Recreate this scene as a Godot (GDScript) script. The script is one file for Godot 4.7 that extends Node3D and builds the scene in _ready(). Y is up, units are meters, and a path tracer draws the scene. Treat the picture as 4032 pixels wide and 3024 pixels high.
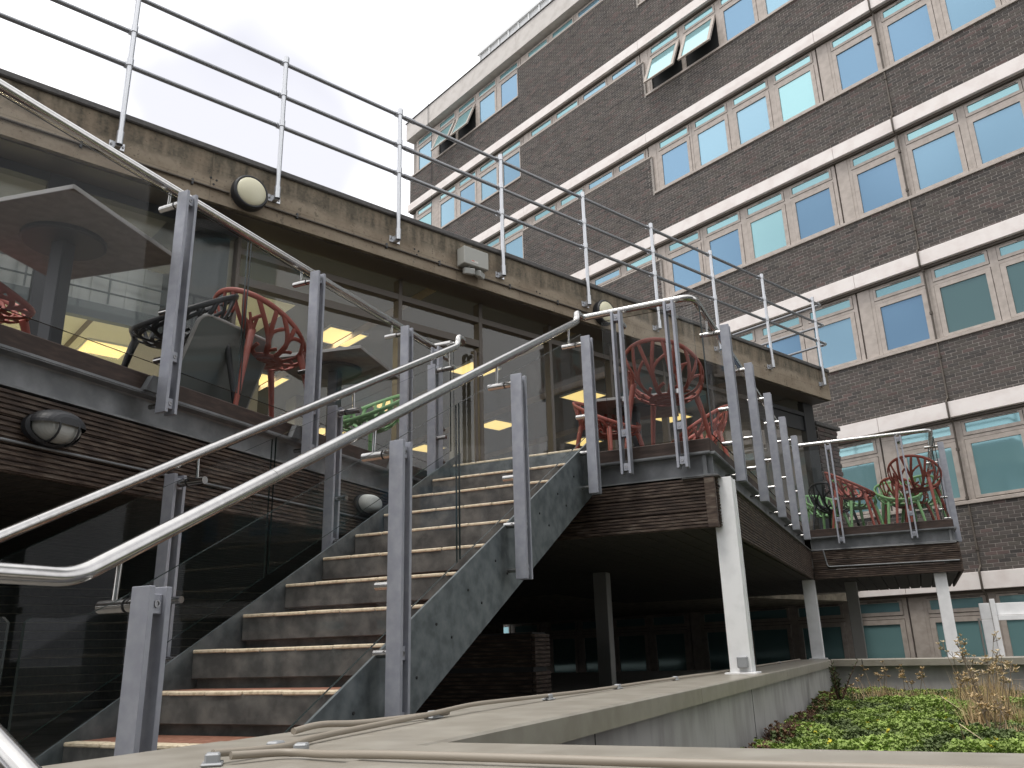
extends Node3D
# Axes: x runs along the deck edge away from the viewer, z towards the planter, y up; camera at the origin.
# The concrete pavilion and the office block stand turned by TH to the deck: their own axes are a (along the fascia) and b.
const TH := 0.42428385
const GY := -0.6          # ground level
const NX := 2.379         # first stair nosing
const NY := -0.276
const GO := 0.3045        # going and rise of a step
const RI := 0.1635
const ZL := -3.0          # inner face of the far stringer
const ZR := -1.962        # inner face of the near stringer
const X1 := 5.59          # landing edge of the deck
const X2 := 11.1          # far stepped edge of the deck
const ZD := -3.26         # deck edge behind the stairs
const ZC := -1.10         # deck edge on the planter side
const ZE := 0.54          # deck edge of the far part
const DK := 1.36          # deck surface
const W := -7.0           # fascia plane (b)
const WG := -7.39         # glazing plane (b)
const FA := 17.8          # office facade plane (a)

var M := {}
var taken := {}
var rng := RandomNumberGenerator.new()
var cam: Camera3D

# ------------------------------------------------------------------ mesh building
class MB:
	var v := PackedVector3Array()
	var n := PackedVector3Array()
	var uv := PackedVector2Array()
	var c := PackedColorArray()
	var col := Color(1, 1, 1)
	var off := Vector3.ZERO
	func put(p, nn, t = Vector2.ZERO):
		v.push_back(p - off); n.push_back(nn); uv.push_back(t); c.push_back(col)
	func tri(a, b, d):
		var nn = (b - a).cross(d - a)
		if nn.length_squared() < 1e-16: return
		nn = nn.normalized()
		put(a, nn); put(d, nn); put(b, nn)
	func quad(a, b, d, e):
		var nn = (d - a).cross(e - b).normalized()
		put(a, nn, Vector2(0, 1)); put(d, nn, Vector2(1, 0)); put(b, nn, Vector2(1, 1))
		put(a, nn, Vector2(0, 1)); put(e, nn, Vector2(0, 0)); put(d, nn, Vector2(1, 0))
	func squad(a, b, d, e, na, nb, nd, ne):
		put(a, na); put(d, nd); put(b, nb); put(a, na); put(e, ne); put(d, nd)
	func box(ce, s, bs = Basis.IDENTITY):
		var h = s * 0.5
		var p = []
		for i in 8:
			p.push_back(ce + bs * Vector3(h.x if i & 1 else -h.x, h.y if i & 2 else -h.y, h.z if i & 4 else -h.z))
		quad(p[4], p[5], p[7], p[6]); quad(p[1], p[0], p[2], p[3]); quad(p[5], p[1], p[3], p[7])
		quad(p[0], p[4], p[6], p[2]); quad(p[6], p[7], p[3], p[2]); quad(p[0], p[1], p[5], p[4])
	func span(a, b):
		box((a + b) * 0.5, (b - a).abs())
	func cbox(ce, s, ch, bs = Basis.IDENTITY):
		var h = s * 0.5
		var q = {}
		for i in 8:
			var sg = Vector3(1 if i & 1 else -1, 1 if i & 2 else -1, 1 if i & 4 else -1)
			for k in 3:
				var d = h - Vector3(ch, ch, ch)
				d[k] = h[k]
				q[i * 3 + k] = ce + bs * (sg * d)
		var f = [[4, 5, 7, 6, 2], [1, 0, 2, 3, 2], [5, 1, 3, 7, 0], [0, 4, 6, 2, 0], [6, 7, 3, 2, 1], [0, 1, 5, 4, 1]]
		for w in f: quad(q[w[0] * 3 + w[4]], q[w[1] * 3 + w[4]], q[w[2] * 3 + w[4]], q[w[3] * 3 + w[4]])
		for k in 3:
			var a = (k + 1) % 3
			var b = (k + 2) % 3
			for sa in 2:
				for sb in 2:
					var i0 = (sa << a) | (sb << b)
					var i1 = i0 | (1 << k)
					var A = q[i0 * 3 + a]; var B = q[i1 * 3 + a]; var D = q[i1 * 3 + b]; var E = q[i0 * 3 + b]
					var out = (A + B + D + E) * 0.25 - ce
					if (B - A).cross(D - A).dot(out) > 0: quad(A, B, D, E)
					else: quad(A, E, D, B)
		for i in 8:
			var A2 = q[i * 3]; var B2 = q[i * 3 + 1]; var D2 = q[i * 3 + 2]
			if (B2 - A2).cross(D2 - A2).dot(A2 + B2 + D2 - 3 * ce) > 0: tri(A2, B2, D2)
			else: tri(A2, D2, B2)
	func prism(poly, o, ax, ay, az):
		# poly in (ax, ay); swept from o by az
		var m = poly.size()
		var ar := 0.0
		for i in m: ar += poly[i].cross(poly[(i + 1) % m])
		var flip = (ar > 0) != (ax.cross(ay).dot(az) > 0)
		var P = []
		for p in poly: P.push_back(o + ax * p.x + ay * p.y)
		for i in m:
			var a = P[i]; var b = P[(i + 1) % m]
			if flip: quad(b, a, a + az, b + az)
			else: quad(a, b, b + az, a + az)
		var idx = Geometry2D.triangulate_polygon(PackedVector2Array(poly))
		for i in range(0, idx.size(), 3):
			var a2 = P[idx[i]]; var b2 = P[idx[i + 1]]; var d2 = P[idx[i + 2]]
			if (b2 - a2).cross(d2 - a2).dot(az) > 0: tri(a2, d2, b2); tri(a2 + az, b2 + az, d2 + az)
			else: tri(a2, b2, d2); tri(a2 + az, d2 + az, b2 + az)
	func tube(pts, r, sides = 10, caps = true, r1 = -1.0, closed = false):
		var m = pts.size()
		if r1 < 0: r1 = r
		var t0 = (pts[1] - pts[0]).normalized()
		var u = t0.cross(Vector3.UP)
		if u.length() < 0.01: u = t0.cross(Vector3.RIGHT)
		u = u.normalized()
		var rings = []
		var nrm = []
		for i in m:
			var t
			if closed: t = (pts[(i + 1) % m] - pts[(i + m - 1) % m]).normalized()
			elif i == 0: t = t0
			elif i == m - 1: t = (pts[i] - pts[i - 1]).normalized()
			else: t = ((pts[i + 1] - pts[i]).normalized() + (pts[i] - pts[i - 1]).normalized()).normalized()
			u = (u - t * u.dot(t)).normalized()
			var w = t.cross(u)
			var rr = lerpf(r, r1, float(i) / (m - 1))
			var ring = []; var nr = []
			for k in sides:
				var a = TAU * k / sides
				var d = u * cos(a) + w * sin(a)
				nr.push_back(d); ring.push_back(pts[i] + d * rr)
			rings.push_back(ring); nrm.push_back(nr)
		var last = m if closed else m - 1
		for i in last:
			var j = (i + 1) % m
			for k in sides:
				var l = (k + 1) % sides
				squad(rings[i][k], rings[i][l], rings[j][l], rings[j][k], nrm[i][k], nrm[i][l], nrm[j][l], nrm[j][k])
		if caps and not closed:
			for k in sides:
				var l = (k + 1) % sides
				tri(pts[0], rings[0][l], rings[0][k]); tri(pts[m - 1], rings[m - 1][k], rings[m - 1][l])
	func ribbon(pts, up, w, h):
		# flat strip with slightly rounded section; up = surface normals
		var m = pts.size()
		var R = []
		var N = []
		for i in m:
			var t = (pts[min(i + 1, m - 1)] - pts[max(i - 1, 0)]).normalized()
			var u = (up[i] - t * up[i].dot(t)).normalized()
			var s = t.cross(u)
			var ring = []; var nr = []
			for q in [[1, 0.35], [0.55, 1], [-0.55, 1], [-1, 0.35], [-1, -0.35], [-0.55, -1], [0.55, -1], [1, -0.35]]:
				ring.push_back(pts[i] + s * w * 0.5 * q[0] + u * h * 0.5 * q[1])
				nr.push_back((s * q[0] * 0.6 + u * q[1]).normalized())
			R.push_back(ring); N.push_back(nr)
		for i in m - 1:
			for k in 8:
				var l = (k + 1) % 8
				squad(R[i][k], R[i + 1][k], R[i + 1][l], R[i][l], N[i][k], N[i + 1][k], N[i + 1][l], N[i][l])
		for e in [0, m - 1]:
			for k in range(1, 7): tri(R[e][0], R[e][k], R[e][k + 1])
	func lathe(prof, o, ax, sides = 20, squash = Vector2(1, 1)):
		# prof: Vector2(radius, height along ax)
		var u = ax.cross(Vector3.UP)
		if u.length() < 0.01: u = Vector3.RIGHT
		u = u.normalized()
		var w = ax.cross(u)
		for i in prof.size() - 1:
			var p = prof[i]; var q = prof[i + 1]
			var sl = Vector2(q.y - p.y, p.x - q.x).normalized()
			for k in sides:
				var d0 = u * cos(TAU * k / sides) * squash.x + w * sin(TAU * k / sides) * squash.y
				var d1 = u * cos(TAU * (k + 1) / sides) * squash.x + w * sin(TAU * (k + 1) / sides) * squash.y
				var n0 = (d0.normalized() * sl.x + ax * sl.y).normalized()
				var n1 = (d1.normalized() * sl.x + ax * sl.y).normalized()
				squad(o + d0 * p.x + ax * p.y, o + d1 * p.x + ax * p.y, o + d1 * q.x + ax * q.y, o + d0 * q.x + ax * q.y, n0, n1, n1, n0)
	func mesh():
		var a = []
		a.resize(Mesh.ARRAY_MAX)
		a[Mesh.ARRAY_VERTEX] = v; a[Mesh.ARRAY_NORMAL] = n; a[Mesh.ARRAY_TEX_UV] = uv; a[Mesh.ARRAY_COLOR] = c
		var m := ArrayMesh.new()
		m.add_surface_from_arrays(Mesh.PRIMITIVE_TRIANGLES, a)
		return m

func mb(off = Vector3.ZERO):
	var b = MB.new()
	b.off = off
	return b

func numbered(base: String) -> String:
	if not taken.has(base):
		taken[base] = 0
		return base
	taken[base] += 1
	return "%s_%03d" % [base, taken[base]]

func thing(called, label, category, at = Vector3.ZERO, turn = 0.0, group = ""):
	var o := Node3D.new()
	o.name = numbered(called)
	add_child(o)
	o.position = at
	o.rotation.y = turn
	o.set_meta("label", label)
	o.set_meta("category", category)
	if group != "": o.set_meta("group", group)
	return o

func part(called, b, m, parent, at = null):
	var o := MeshInstance3D.new()
	o.name = called
	o.mesh = b.mesh() if b is MB else b
	o.material_override = m
	parent.add_child(o, true)
	if at != null: o.position = at
	return o

func structure(called, b, m):
	var o = part(called, b, m, self)
	o.set_meta("kind", "structure")
	return o

# thing in the pavilion axes; its parts are given in (a, y, b) minus its base
func ab(a, y, b): return Vector3(a * cos(TH) - b * sin(TH), y, a * sin(TH) + b * cos(TH))
func thing_ab(called, label, category, base: Vector3, group = ""):
	return thing(called, label, category, ab(base.x, base.y, base.z), -TH, group)

# ------------------------------------------------------------------ materials
func lin(r, g, b): return Color(r, g, b).linear_to_srgb()

func plain(c: Color, rough := 0.6, metal := 0.0, spec := 0.5):
	var m := StandardMaterial3D.new()
	m.albedo_color = c; m.roughness = rough; m.metallic = metal; m.metallic_specular = spec
	return m

func ntex(cols: Array, stops: Array, freq: float, sd: int, oct := 5, size := 512, kind := FastNoiseLite.TYPE_SIMPLEX_SMOOTH):
	var f := FastNoiseLite.new()
	f.noise_type = kind; f.frequency = freq; f.seed = sd; f.fractal_octaves = oct; f.fractal_gain = 0.55
	var g := Gradient.new()
	g.offsets = PackedFloat32Array(stops); g.colors = PackedColorArray(cols)
	var t := NoiseTexture2D.new()
	t.width = size; t.height = size; t.seamless = true; t.noise = f; t.color_ramp = g
	return t

func ntext_h(freq: float, sd: int, oct := 4):
	return ntex([Color.BLACK, Color.WHITE], [0.0, 1.0], freq, sd, oct, 256)

# surface with a noise texture laid over it in world space; scale = repeats per metre
func rough_mat(cols, stops, freq, sd, scale, rough := 0.8, metal := 0.0, bump := 0.0, bfreq := 0.02, stretch := Vector3(1, 1, 1), world := true):
	var m := StandardMaterial3D.new()
	m.albedo_texture = ntex(cols, stops, freq, sd)
	m.roughness = rough; m.metallic = metal
	m.uv1_triplanar = true; m.uv1_world_triplanar = world
	m.uv1_scale = stretch * scale
	if bump > 0:
		m.heightmap_enabled = true
		m.heightmap_texture = ntext_h(bfreq, sd + 7)
		m.heightmap_scale = bump
	return m

func pane_mat(c: Color, a: float, metal := 0.0, spec := 0.7):
	var m = plain(Color(c.r, c.g, c.b, a), 0.02, metal, spec)
	m.transparency = BaseMaterial3D.TRANSPARENCY_ALPHA
	return m

func make_materials():
	M.stainless = rough_mat([lin(.42, .41, .395), lin(.50, .49, .475)], [0.2, 0.8], 0.03, 3, 1.4, 0.2, 1.0, 0.0)
	M.post = rough_mat([lin(.275, .285, .325), lin(.34, .35, .385)], [0.2, 0.9], 0.02, 5, 1.2, 0.42, 0.25)
	M.galv = rough_mat([lin(.085, .10, .105), lin(.125, .145, .15), lin(.165, .185, .19)], [0.2, 0.5, 0.85], 0.016, 11, 1.0, 0.5, 0.45, 0.02, 0.05)
	M.galv_tube = rough_mat([lin(.20, .205, .215), lin(.36, .365, .38)], [0.25, 0.8], 0.05, 13, 3.0, 0.42, 0.75)
	M.galv_bright = plain(lin(.55, .56, .58), 0.35, 0.8)
	M.channel = rough_mat([lin(.13, .135, .14), lin(.21, .215, .22)], [0.2, 0.8], 0.012, 17, 0.8, 0.55, 0.3)
	M.steel_dark = plain(lin(.05, .052, .055), 0.5, 0.3)
	M.bolt = plain(lin(.30, .30, .31), 0.35, 0.9)
	M.black = plain(lin(.012, .012, .013), 0.55)
	M.rubber = plain(lin(.02, .02, .021), 0.8)
	M.concrete = fascia_mat()
	M.concrete_plain = rough_mat([lin(.10, .085, .06), lin(.19, .165, .125), lin(.25, .22, .17)], [0.2, 0.55, 0.85], 0.012, 21, 0.6, 0.9, 0.0, 0.2, 0.05)
	M.step_concrete = rough_mat([lin(.045, .045, .043), lin(.080, .080, .075), lin(.12, .117, .108)], [0.2, 0.55, 0.9], 0.012, 23, 1.1, 0.85, 0.0, 0.12, 0.05)
	M.red_tile = rough_mat([lin(.20, .085, .05), lin(.28, .13, .085)], [0.3, 0.8], 0.02, 25, 2.0, 0.7)
	M.cream_tile = rough_mat([lin(.42, .34, .22), lin(.66, .57, .42)], [0.15, 0.6], 0.03, 27, 2.0, 0.6)
	M.timber = rough_mat([lin(.028, .017, .012), lin(.060, .038, .027), lin(.115, .092, .070)], [0.25, 0.6, 0.93], 0.02, 31, 1.0, 0.75, 0.0, 0.08, 0.05, Vector3(0.5, 3.0, 0.5))
	M.timber2 = rough_mat([lin(.034, .020, .014), lin(.075, .050, .036), lin(.15, .125, .10)], [0.25, 0.55, 0.9], 0.02, 37, 1.0, 0.75, 0.0, 0.08, 0.05, Vector3(0.6, 3.0, 0.6))
	M.deckboard = rough_mat([lin(.030, .017, .012), lin(.055, .033, .025)], [0.3, 0.8], 0.02, 33, 1.0, 0.7, 0.0, 0.0, 0.02, Vector3(0.6, 3.0, 0.6))
	M.soffit = rough_mat([lin(.022, .020, .016), lin(.05, .044, .034)], [0.3, 0.8], 0.02, 35, 1.0, 0.85, 0.0, 0.0, 0.02, Vector3(3.0, 1.0, 0.5))
	M.white_steel = rough_mat([lin(.74, .74, .74), lin(.80, .80, .80)], [0.2, 0.6], 0.012, 41, 0.9, 0.5)
	M.grey_steel = plain(lin(.22, .215, .20), 0.6)
	M.coping = rough_mat([lin(.27, .245, .205), lin(.34, .315, .27)], [0.2, 0.8], 0.012, 43, 0.9, 0.38, 0.1)
	M.render_wall = rough_mat([lin(.30, .29, .275), lin(.40, .39, .375)], [0.2, 0.7], 0.010, 45, 0.7, 0.9, 0.0, 0.05, 0.05, Vector3(1, 0.4, 1))
	M.brick = []
	for c in [lin(.086, .076, .070), lin(.097, .082, .076), lin(.076, .070, .066), lin(.092, .083, .074), lin(.112, .084, .078), lin(.066, .060, .057)]:
		M.brick.push_back(plain(c, 0.85, 0.0, 0.3))
	M.brick_many = plain(Color.WHITE, 0.85, 0.0, 0.3)
	M.brick_many.vertex_color_use_as_albedo = true
	M.mortar = rough_mat([lin(.24, .22, .20), lin(.34, .31, .285)], [0.2, 0.8], 0.02, 51, 1.0, 0.95)
	M.band = rough_mat([lin(.66, .60, .57), lin(.76, .71, .68)], [0.15, 0.6], 0.008, 53, 0.5, 0.75)
	M.parapet = rough_mat([lin(.46, .43, .40), lin(.56, .53, .50)], [0.15, 0.6], 0.01, 55, 0.4, 0.85)
	M.frame = rough_mat([lin(.32, .28, .245), lin(.42, .37, .33)], [0.2, 0.7], 0.012, 57, 0.8, 0.5, 0.1)
	M.gasket = plain(lin(.02, .02, .02), 0.7)
	M.win = []
	for c in [lin(.24, .44, .475), lin(.30, .52, .55), lin(.15, .27, .39), lin(.19, .33, .44), lin(.24, .40, .50), lin(.11, .19, .19)]:
		M.win.push_back(plain(c, 0.06, 0.5, 0.6))
	M.win_low = plain(lin(.15, .27, .275), 0.08, 0.2, 0.5)
	M.glass = pane_mat(lin(.20, .30, .28), 0.01, 0.0, 0.27)
	M.glass_edge = plain(lin(.006, .014, .013), 0.25, 0.0, 0.5)
	M.glaze = pane_mat(lin(.35, .38, .40), 0.02, 0.0, 0.6)
	M.glaze_mirror = pane_mat(lin(.35, .38, .40), 0.02, 0.0, 0.7)
	M.frame_brown = plain(lin(.085, .070, .056), 0.5, 0.2)
	M.frame_dark = plain(lin(.020, .021, .023), 0.5)
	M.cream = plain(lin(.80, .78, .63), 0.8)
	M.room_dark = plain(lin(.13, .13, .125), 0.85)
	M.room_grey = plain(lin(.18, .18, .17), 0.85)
	M.room_floor = plain(lin(.08, .075, .07), 0.6)
	M.lamp_on = plain(lin(.9, .82, .55), 0.6)
	M.lamp_on.emission_enabled = true; M.lamp_on.emission = Color(1.0, 0.88, 0.55); M.lamp_on.emission_energy_multiplier = 0.6
	M.lens = plain(lin(.62, .59, .43), 0.35)
	M.lens_grey = plain(lin(.30, .30, .28), 0.3)
	M.lens_white = plain(lin(.52, .54, .52), 0.4)
	M.housing = plain(lin(.018, .019, .022), 0.5)
	M.box_grey = plain(lin(.36, .36, .33), 0.5)
	M.sticker = plain(lin(.62, .60, .56), 0.6)
	M.sticker_red = plain(lin(.55, .10, .06), 0.6)
	M.clear = plain(lin(.45, .46, .44), 0.1)
	M.red = plain(lin(.21, .055, .04), 0.5, 0.0, 0.4)
	M.salmon = plain(lin(.28, .075, .055), 0.5, 0.0, 0.4)
	M.green = plain(lin(.14, .27, .12), 0.5, 0.0, 0.4)
	M.darkchair = plain(lin(.017, .018, .020), 0.5, 0.0, 0.4)
	M.table_under = rough_mat([lin(.15, .135, .12), lin(.19, .175, .155)], [0.2, 0.8], 0.02, 61, 1.2, 0.8)
	M.table_edge = plain(lin(.24, .235, .225), 0.5)
	M.board_grey = plain(lin(.075, .085, .08), 0.5)
	M.cable = plain(lin(.27, .235, .19), 0.45)
	M.clip = plain(lin(.30, .31, .32), 0.5, 0.2)
	M.soil = rough_mat([lin(.012, .009, .007), lin(.05, .038, .03)], [0.2, 0.8], 0.05, 63, 1.5, 1.0, 0.0, 0.8, 0.06)
	M.leafy = plain(Color.WHITE, 0.6, 0.0, 0.3)
	M.leafy.vertex_color_use_as_albedo = true
	M.leafy.backlight_enabled = true; M.leafy.backlight = Color(0.25, 0.35, 0.12)
	M.straw = plain(lin(.48, .35, .19), 0.85)
	M.straw_dark = plain(lin(.20, .155, .11), 0.9)
	M.straw_pale = plain(lin(.62, .50, .33), 0.85)
	M.twig = plain(lin(.24, .20, .175), 0.9)
	M.shrub_stem = plain(lin(.10, .05, .035), 0.9)
	M.paving = rough_mat([lin(.14, .13, .115), lin(.22, .205, .185)], [0.2, 0.8], 0.01, 65, 0.7, 0.9)
	M.ground = rough_mat([lin(.10, .10, .095), lin(.16, .155, .145)], [0.2, 0.8], 0.01, 67, 0.2, 0.95)
	M.felt = rough_mat([lin(.075, .072, .07), lin(.12, .115, .11)], [0.2, 0.8], 0.03, 69, 1.0, 0.8)
	M.clad_white = plain(lin(.70, .71, .71), 0.5)
	M.clad_pale = rough_mat([lin(.50, .53, .50), lin(.62, .65, .62)], [0.2, 0.7], 0.01, 71, 0.5, 0.6, 0.0, 0.0, 0.02, Vector3(1, 0.15, 1))
	M.rail_paint = plain(lin(.10, .12, .12), 0.5)

# board-marked concrete of the fascia: weathering with its own grain, stains and pits; u along, v up
func fascia_mat():
	var w := 1536
	var h := 96
	var img := Image.create(w, h, false, Image.FORMAT_RGB8)
	var big := FastNoiseLite.new()
	big.seed = 4; big.frequency = 0.012; big.fractal_octaves = 4
	var fine := FastNoiseLite.new()
	fine.seed = 9; fine.frequency = 0.12; fine.fractal_octaves = 3
	var streak := FastNoiseLite.new()
	streak.seed = 15; streak.frequency = 0.03
	for y in h:
		var vy := 1.0 - float(y) / h
		for x in w:
			var b := big.get_noise_2d(x, y * 1.6)
			var f := fine.get_noise_2d(x, y)
			var s := streak.get_noise_2d(x * 1.7, y * 0.22)
			var c := Color(.225, .178, .128).lerp(Color(.29, .24, .178), clampf(0.5 + b * 1.2 + f * 0.4, 0, 1))
			var line := 0.46 + 0.16 * b + 0.10 * s + 0.05 * f      # ragged edge of the grimy upper board
			var grime := clampf((vy - line) * 7.0, 0, 1) * clampf(0.62 + s * 0.9 + f * 0.5 + b * 0.4, 0, 1)
			c = c.lerp(Color(.075, .066, .048), grime * 0.8)
			if s + f * 0.6 > 0.62: c = c.lerp(Color(.05, .046, .036), 0.5)
			if f < -0.58: c = c * 0.55
			if absf(vy - 0.36) < 0.006 or absf(vy - 0.68) < 0.005: c = c * 0.82
			img.set_pixel(x, y, c.linear_to_srgb())
	var m := StandardMaterial3D.new()
	m.albedo_texture = ImageTexture.create_from_image(img)
	m.roughness = 0.92
	return m

# ------------------------------------------------------------------ sky
func make_sky():
	var w := 768
	var h := 384
	var img := Image.create(w, h, false, Image.FORMAT_RGBF)
	var f := FastNoiseLite.new()
	f.seed = 12; f.frequency = 1.15; f.fractal_octaves = 5; f.fractal_gain = 0.5
	var bs := cam.basis
	var grey := (bs * Vector3(1010 - 2016, -(640 - 1512), -3292)).normalized()     # the lilac-grey cloud over the roof edge
	for y in h:
		var el := PI * (0.5 - (y + 0.5) / h)
		for x in w:
			var azi := TAU * (x + 0.5) / w
			var d := Vector3(sin(azi) * cos(el), sin(el), -cos(azi) * cos(el))
			if el < 0: d.y = -d.y
			var n := f.get_noise_3d(d.x, d.y * 1.5, d.z)
			var n2 := f.get_noise_3d(d.x * 2.3 + 5, d.y * 3.0, d.z * 2.3)
			var k := clampf((n + 0.35 * n2) * 1.6 + 0.72, 0, 1)
			var near := d.dot(grey)
			k = minf(k + 0.0, 1.0)
			var g := clampf((near - 0.966 + 0.03 * n2) / 0.03, 0, 1)
			k = lerpf(k, 0.0, g * 0.85)
			var c := Color(0.43, 0.435, 0.49).lerp(Color(1.2, 1.2, 1.21), k)
			img.set_pixel(x, y, c)
	var pm := PanoramaSkyMaterial.new()
	pm.panorama = ImageTexture.create_from_image(img)
	var s := Sky.new()
	s.sky_material = pm
	return s

# ------------------------------------------------------------------ small geometry helpers
func bend(pts: Array, r: float, k := 6):
	var out = [pts[0]]
	for i in range(1, pts.size() - 1):
		var a = (pts[i - 1] - pts[i]); var b = (pts[i + 1] - pts[i])
		var rr = min(r, a.length() * 0.49, b.length() * 0.49)
		var p0 = pts[i] + a.normalized() * rr
		var p2 = pts[i] + b.normalized() * rr
		for j in k + 1:
			var t = float(j) / k
			out.push_back(p0.lerp(pts[i], t).lerp(pts[i].lerp(p2, t), t))
	out.push_back(pts[-1])
	return out

func nose(x): return NY + (x - NX) * RI / GO

# ------------------------------------------------------------------ office block
func office():
	var base := Vector3(FA, GY, -12.0)
	var t = thing_ab("office_block", "tall dark brick office block with white bands and rows of blue-tinted windows", "building", base)
	var b = mb(base)
	b.span(Vector3(17.96, GY, -26.75), Vector3(30, 22.3, 4.2))
	part("wall", b, M.mortar, t)
	var T = func(k): return 1.255 + 3.435 * k
	# mortar beds behind the brickwork
	b = mb(base)
	for k in range(1, 7):
		b.span(Vector3(17.806, T.call(k - 1) - 0.05, -26.79), Vector3(17.97, T.call(k) - 2.11, 4.2))
		b.span(Vector3(17.806, T.call(k) - 2.11, -19.62), Vector3(17.97, T.call(k) - 0.84, -13.70))
	part("mortar_bed", b, M.mortar, t)
	# bricks: the 300 that show largest are parts, the rest one mass
	var brick = mb()
	brick.cbox(Vector3(0.051, 0, 0), Vector3(0.102, 0.0635, 0.2145), 0.003)
	var bm = brick.mesh()
	var half = mb()
	half.cbox(Vector3(0.051, 0, 0), Vector3(0.102, 0.0635, 0.102), 0.003)
	var hm = half.mesh()
	var spots = []
	for k in range(1, 7):
		var y0 = T.call(k - 1)
		var rows = 18
		var dy = (T.call(k) - 2.11 - y0) / rows
		for r in rows + 17:
			var bl = -26.79
			var br = 4.2
			if r >= rows: bl = -19.62; br = -13.765
			var x = bl + (0.1125 if r % 2 else 0.0) + 0.1125
			if r % 2: spots.push_back([Vector3(0, y0 + dy * (r + 0.5), bl + 0.051), 1])
			while x + 0.11 < br:
				spots.push_back([Vector3(0, y0 + dy * (r + 0.5), x), 0])
				x += 0.225
			if br - x > -0.03: spots.push_back([Vector3(0, y0 + dy * (r + 0.5), br - 0.051), 1])
	rng.seed = 5
	var inv = cam.global_transform.affine_inverse()
	var ranked = []
	for i in spots.size():
		var p = inv * ab(FA, spots[i][0].y, spots[i][0].z)
		var px = -p.x / p.z / 0.6125
		var py = -p.y / p.z / 0.4593
		var seen = absf(px) < 1.0 and py < 1.0 and py > -0.02 and px > 0.45 and spots[i][1] == 0
		ranked.push_back([p.length() if seen else 1000.0 + i, i])
	ranked.sort_custom(func(p, q): return p[0] < q[0])
	var near = {}
	for i in 300: near[ranked[i][1]] = true
	var tones = [Color(.086, .076, .070), Color(.097, .082, .076), Color(.076, .070, .066), Color(.092, .083, .074), Color(.112, .084, .078), Color(.066, .060, .057)]
	var rest = [[], []]
	for i in spots.size():
		var proud = rng.randf_range(-0.002, 0.003)
		var kind = [0, 0, 0, 1, 1, 2, 2, 3, 3, 5, 4][rng.randi() % 11]
		var at = Vector3(FA + proud, spots[i][0].y, spots[i][0].z) - base
		if near.has(i): part("brick", bm, M.brick[kind], t, at)
		else: rest[spots[i][1]].push_back([at, kind, rng.randf_range(0.85, 1.15)])
	for q in 2:
		var mm := MultiMesh.new()
		mm.transform_format = MultiMesh.TRANSFORM_3D
		mm.use_colors = true
		mm.mesh = hm if q else bm
		mm.instance_count = rest[q].size()
		for i in rest[q].size():
			mm.set_instance_transform(i, Transform3D(Basis.IDENTITY, rest[q][i][0]))
			mm.set_instance_color(i, tones[rest[q][i][1]] * rest[q][i][2])
		var mi := MultiMeshInstance3D.new()
		mi.name = "half_brick" if q else "far_brick"
		mi.multimesh = mm
		mi.material_override = M.brick_many
		mi.set_meta("kind", "stuff")
		t.add_child(mi, true)
	# bands: one panel per bay
	var edges = [-26.83, -25.05, -19.42, -13.79, -8.16, -2.53, 4.2]
	for k in 6:
		for i in 6:
			b = mb(base)
			b.cbox(Vector3(17.83, T.call(k) - 0.165, (edges[i] + edges[i + 1]) / 2), Vector3(0.26, 0.33, edges[i + 1] - edges[i] - 0.008), 0.006)
			part("band_panel", b, M.band, t)
		b = mb(base)
		b.span(Vector3(17.80, T.call(k) - 0.385, -26.8), Vector3(17.97, T.call(k) - 0.332, 4.2))
		part("window_head", b, M.frame_brown, t)
	for i in 6:
		b = mb(base)
		b.cbox(Vector3(17.85, 22.02, (edges[i] + edges[i + 1]) / 2), Vector3(0.5, 0.86, edges[i + 1] - edges[i] - 0.006), 0.008)
		part("parapet_panel", b, M.parapet, t)
	b = mb(base)
	b.span(Vector3(17.56, 22.452, -26.86), Vector3(18.1, 22.48, 4.2))
	part("parapet_flashing", b, M.felt, t)
	# sills
	for k in 7:
		if k > 0:
			for e in [[-26.8, -19.62], [-13.70, 4.2]]:
				b = mb(base)
				b.cbox(Vector3(17.845, T.call(k) - 2.075, (e[0] + e[1]) / 2), Vector3(0.17, 0.07, e[1] - e[0]), 0.006)
				part("sill", b, M.frame, t)
		if k == 0: continue
		b = mb(base)
		b.cbox(Vector3(17.845, T.call(k) - 0.815, -16.66), Vector3(0.13, 0.05, 5.9), 0.006)
		part("sill", b, M.frame, t)
	# window unit: 1.335 wide, origin at lower left of the glass column
	var fr = mb()
	var fz = 17.875 - FA
	var bar = func(mbx, z0, y0, z1, y1, d0, d1): mbx.span(Vector3(d0, y0, z0), Vector3(d1, y1, z1))
	for e in [[-0.20, -2.04, -0.115, -0.386], [1.05, -2.04, 1.135, -0.386], [-0.115, -0.42, 1.05, -0.386], [-0.115, -0.80, 1.05, -0.735], [-0.115, -2.04, 1.05, -2.012]]:
		bar.call(fr, e[0], e[1], e[2], e[3], fz, fz + 0.06)
	var lite = mb()
	for e in [[-0.105, -0.725, 1.04, -0.655], [-0.105, -0.468, 1.04, -0.43], [-0.105, -0.655, -0.045, -0.468], [0.98, -0.655, 1.04, -0.468]]:
		bar.call(lite, e[0], e[1], e[2], e[3], fz - 0.012, fz + 0.04)
	var sash = mb()
	for e in [[-0.105, -2.002, 1.04, -1.945], [-0.105, -0.905, 1.04, -0.81], [-0.105, -1.945, 0.0, -0.905], [0.935, -1.945, 1.04, -0.905]]:
		bar.call(sash, e[0], e[1], e[2], e[3], fz - 0.014, fz + 0.04)
	var gask = mb()
	bar.call(gask, -0.12, -2.02, 1.06, -0.40, fz + 0.045, fz + 0.07)
	bar.call(gask, 0.30, -0.455, 0.95, -0.442, fz - 0.016, fz + 0.05)
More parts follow.
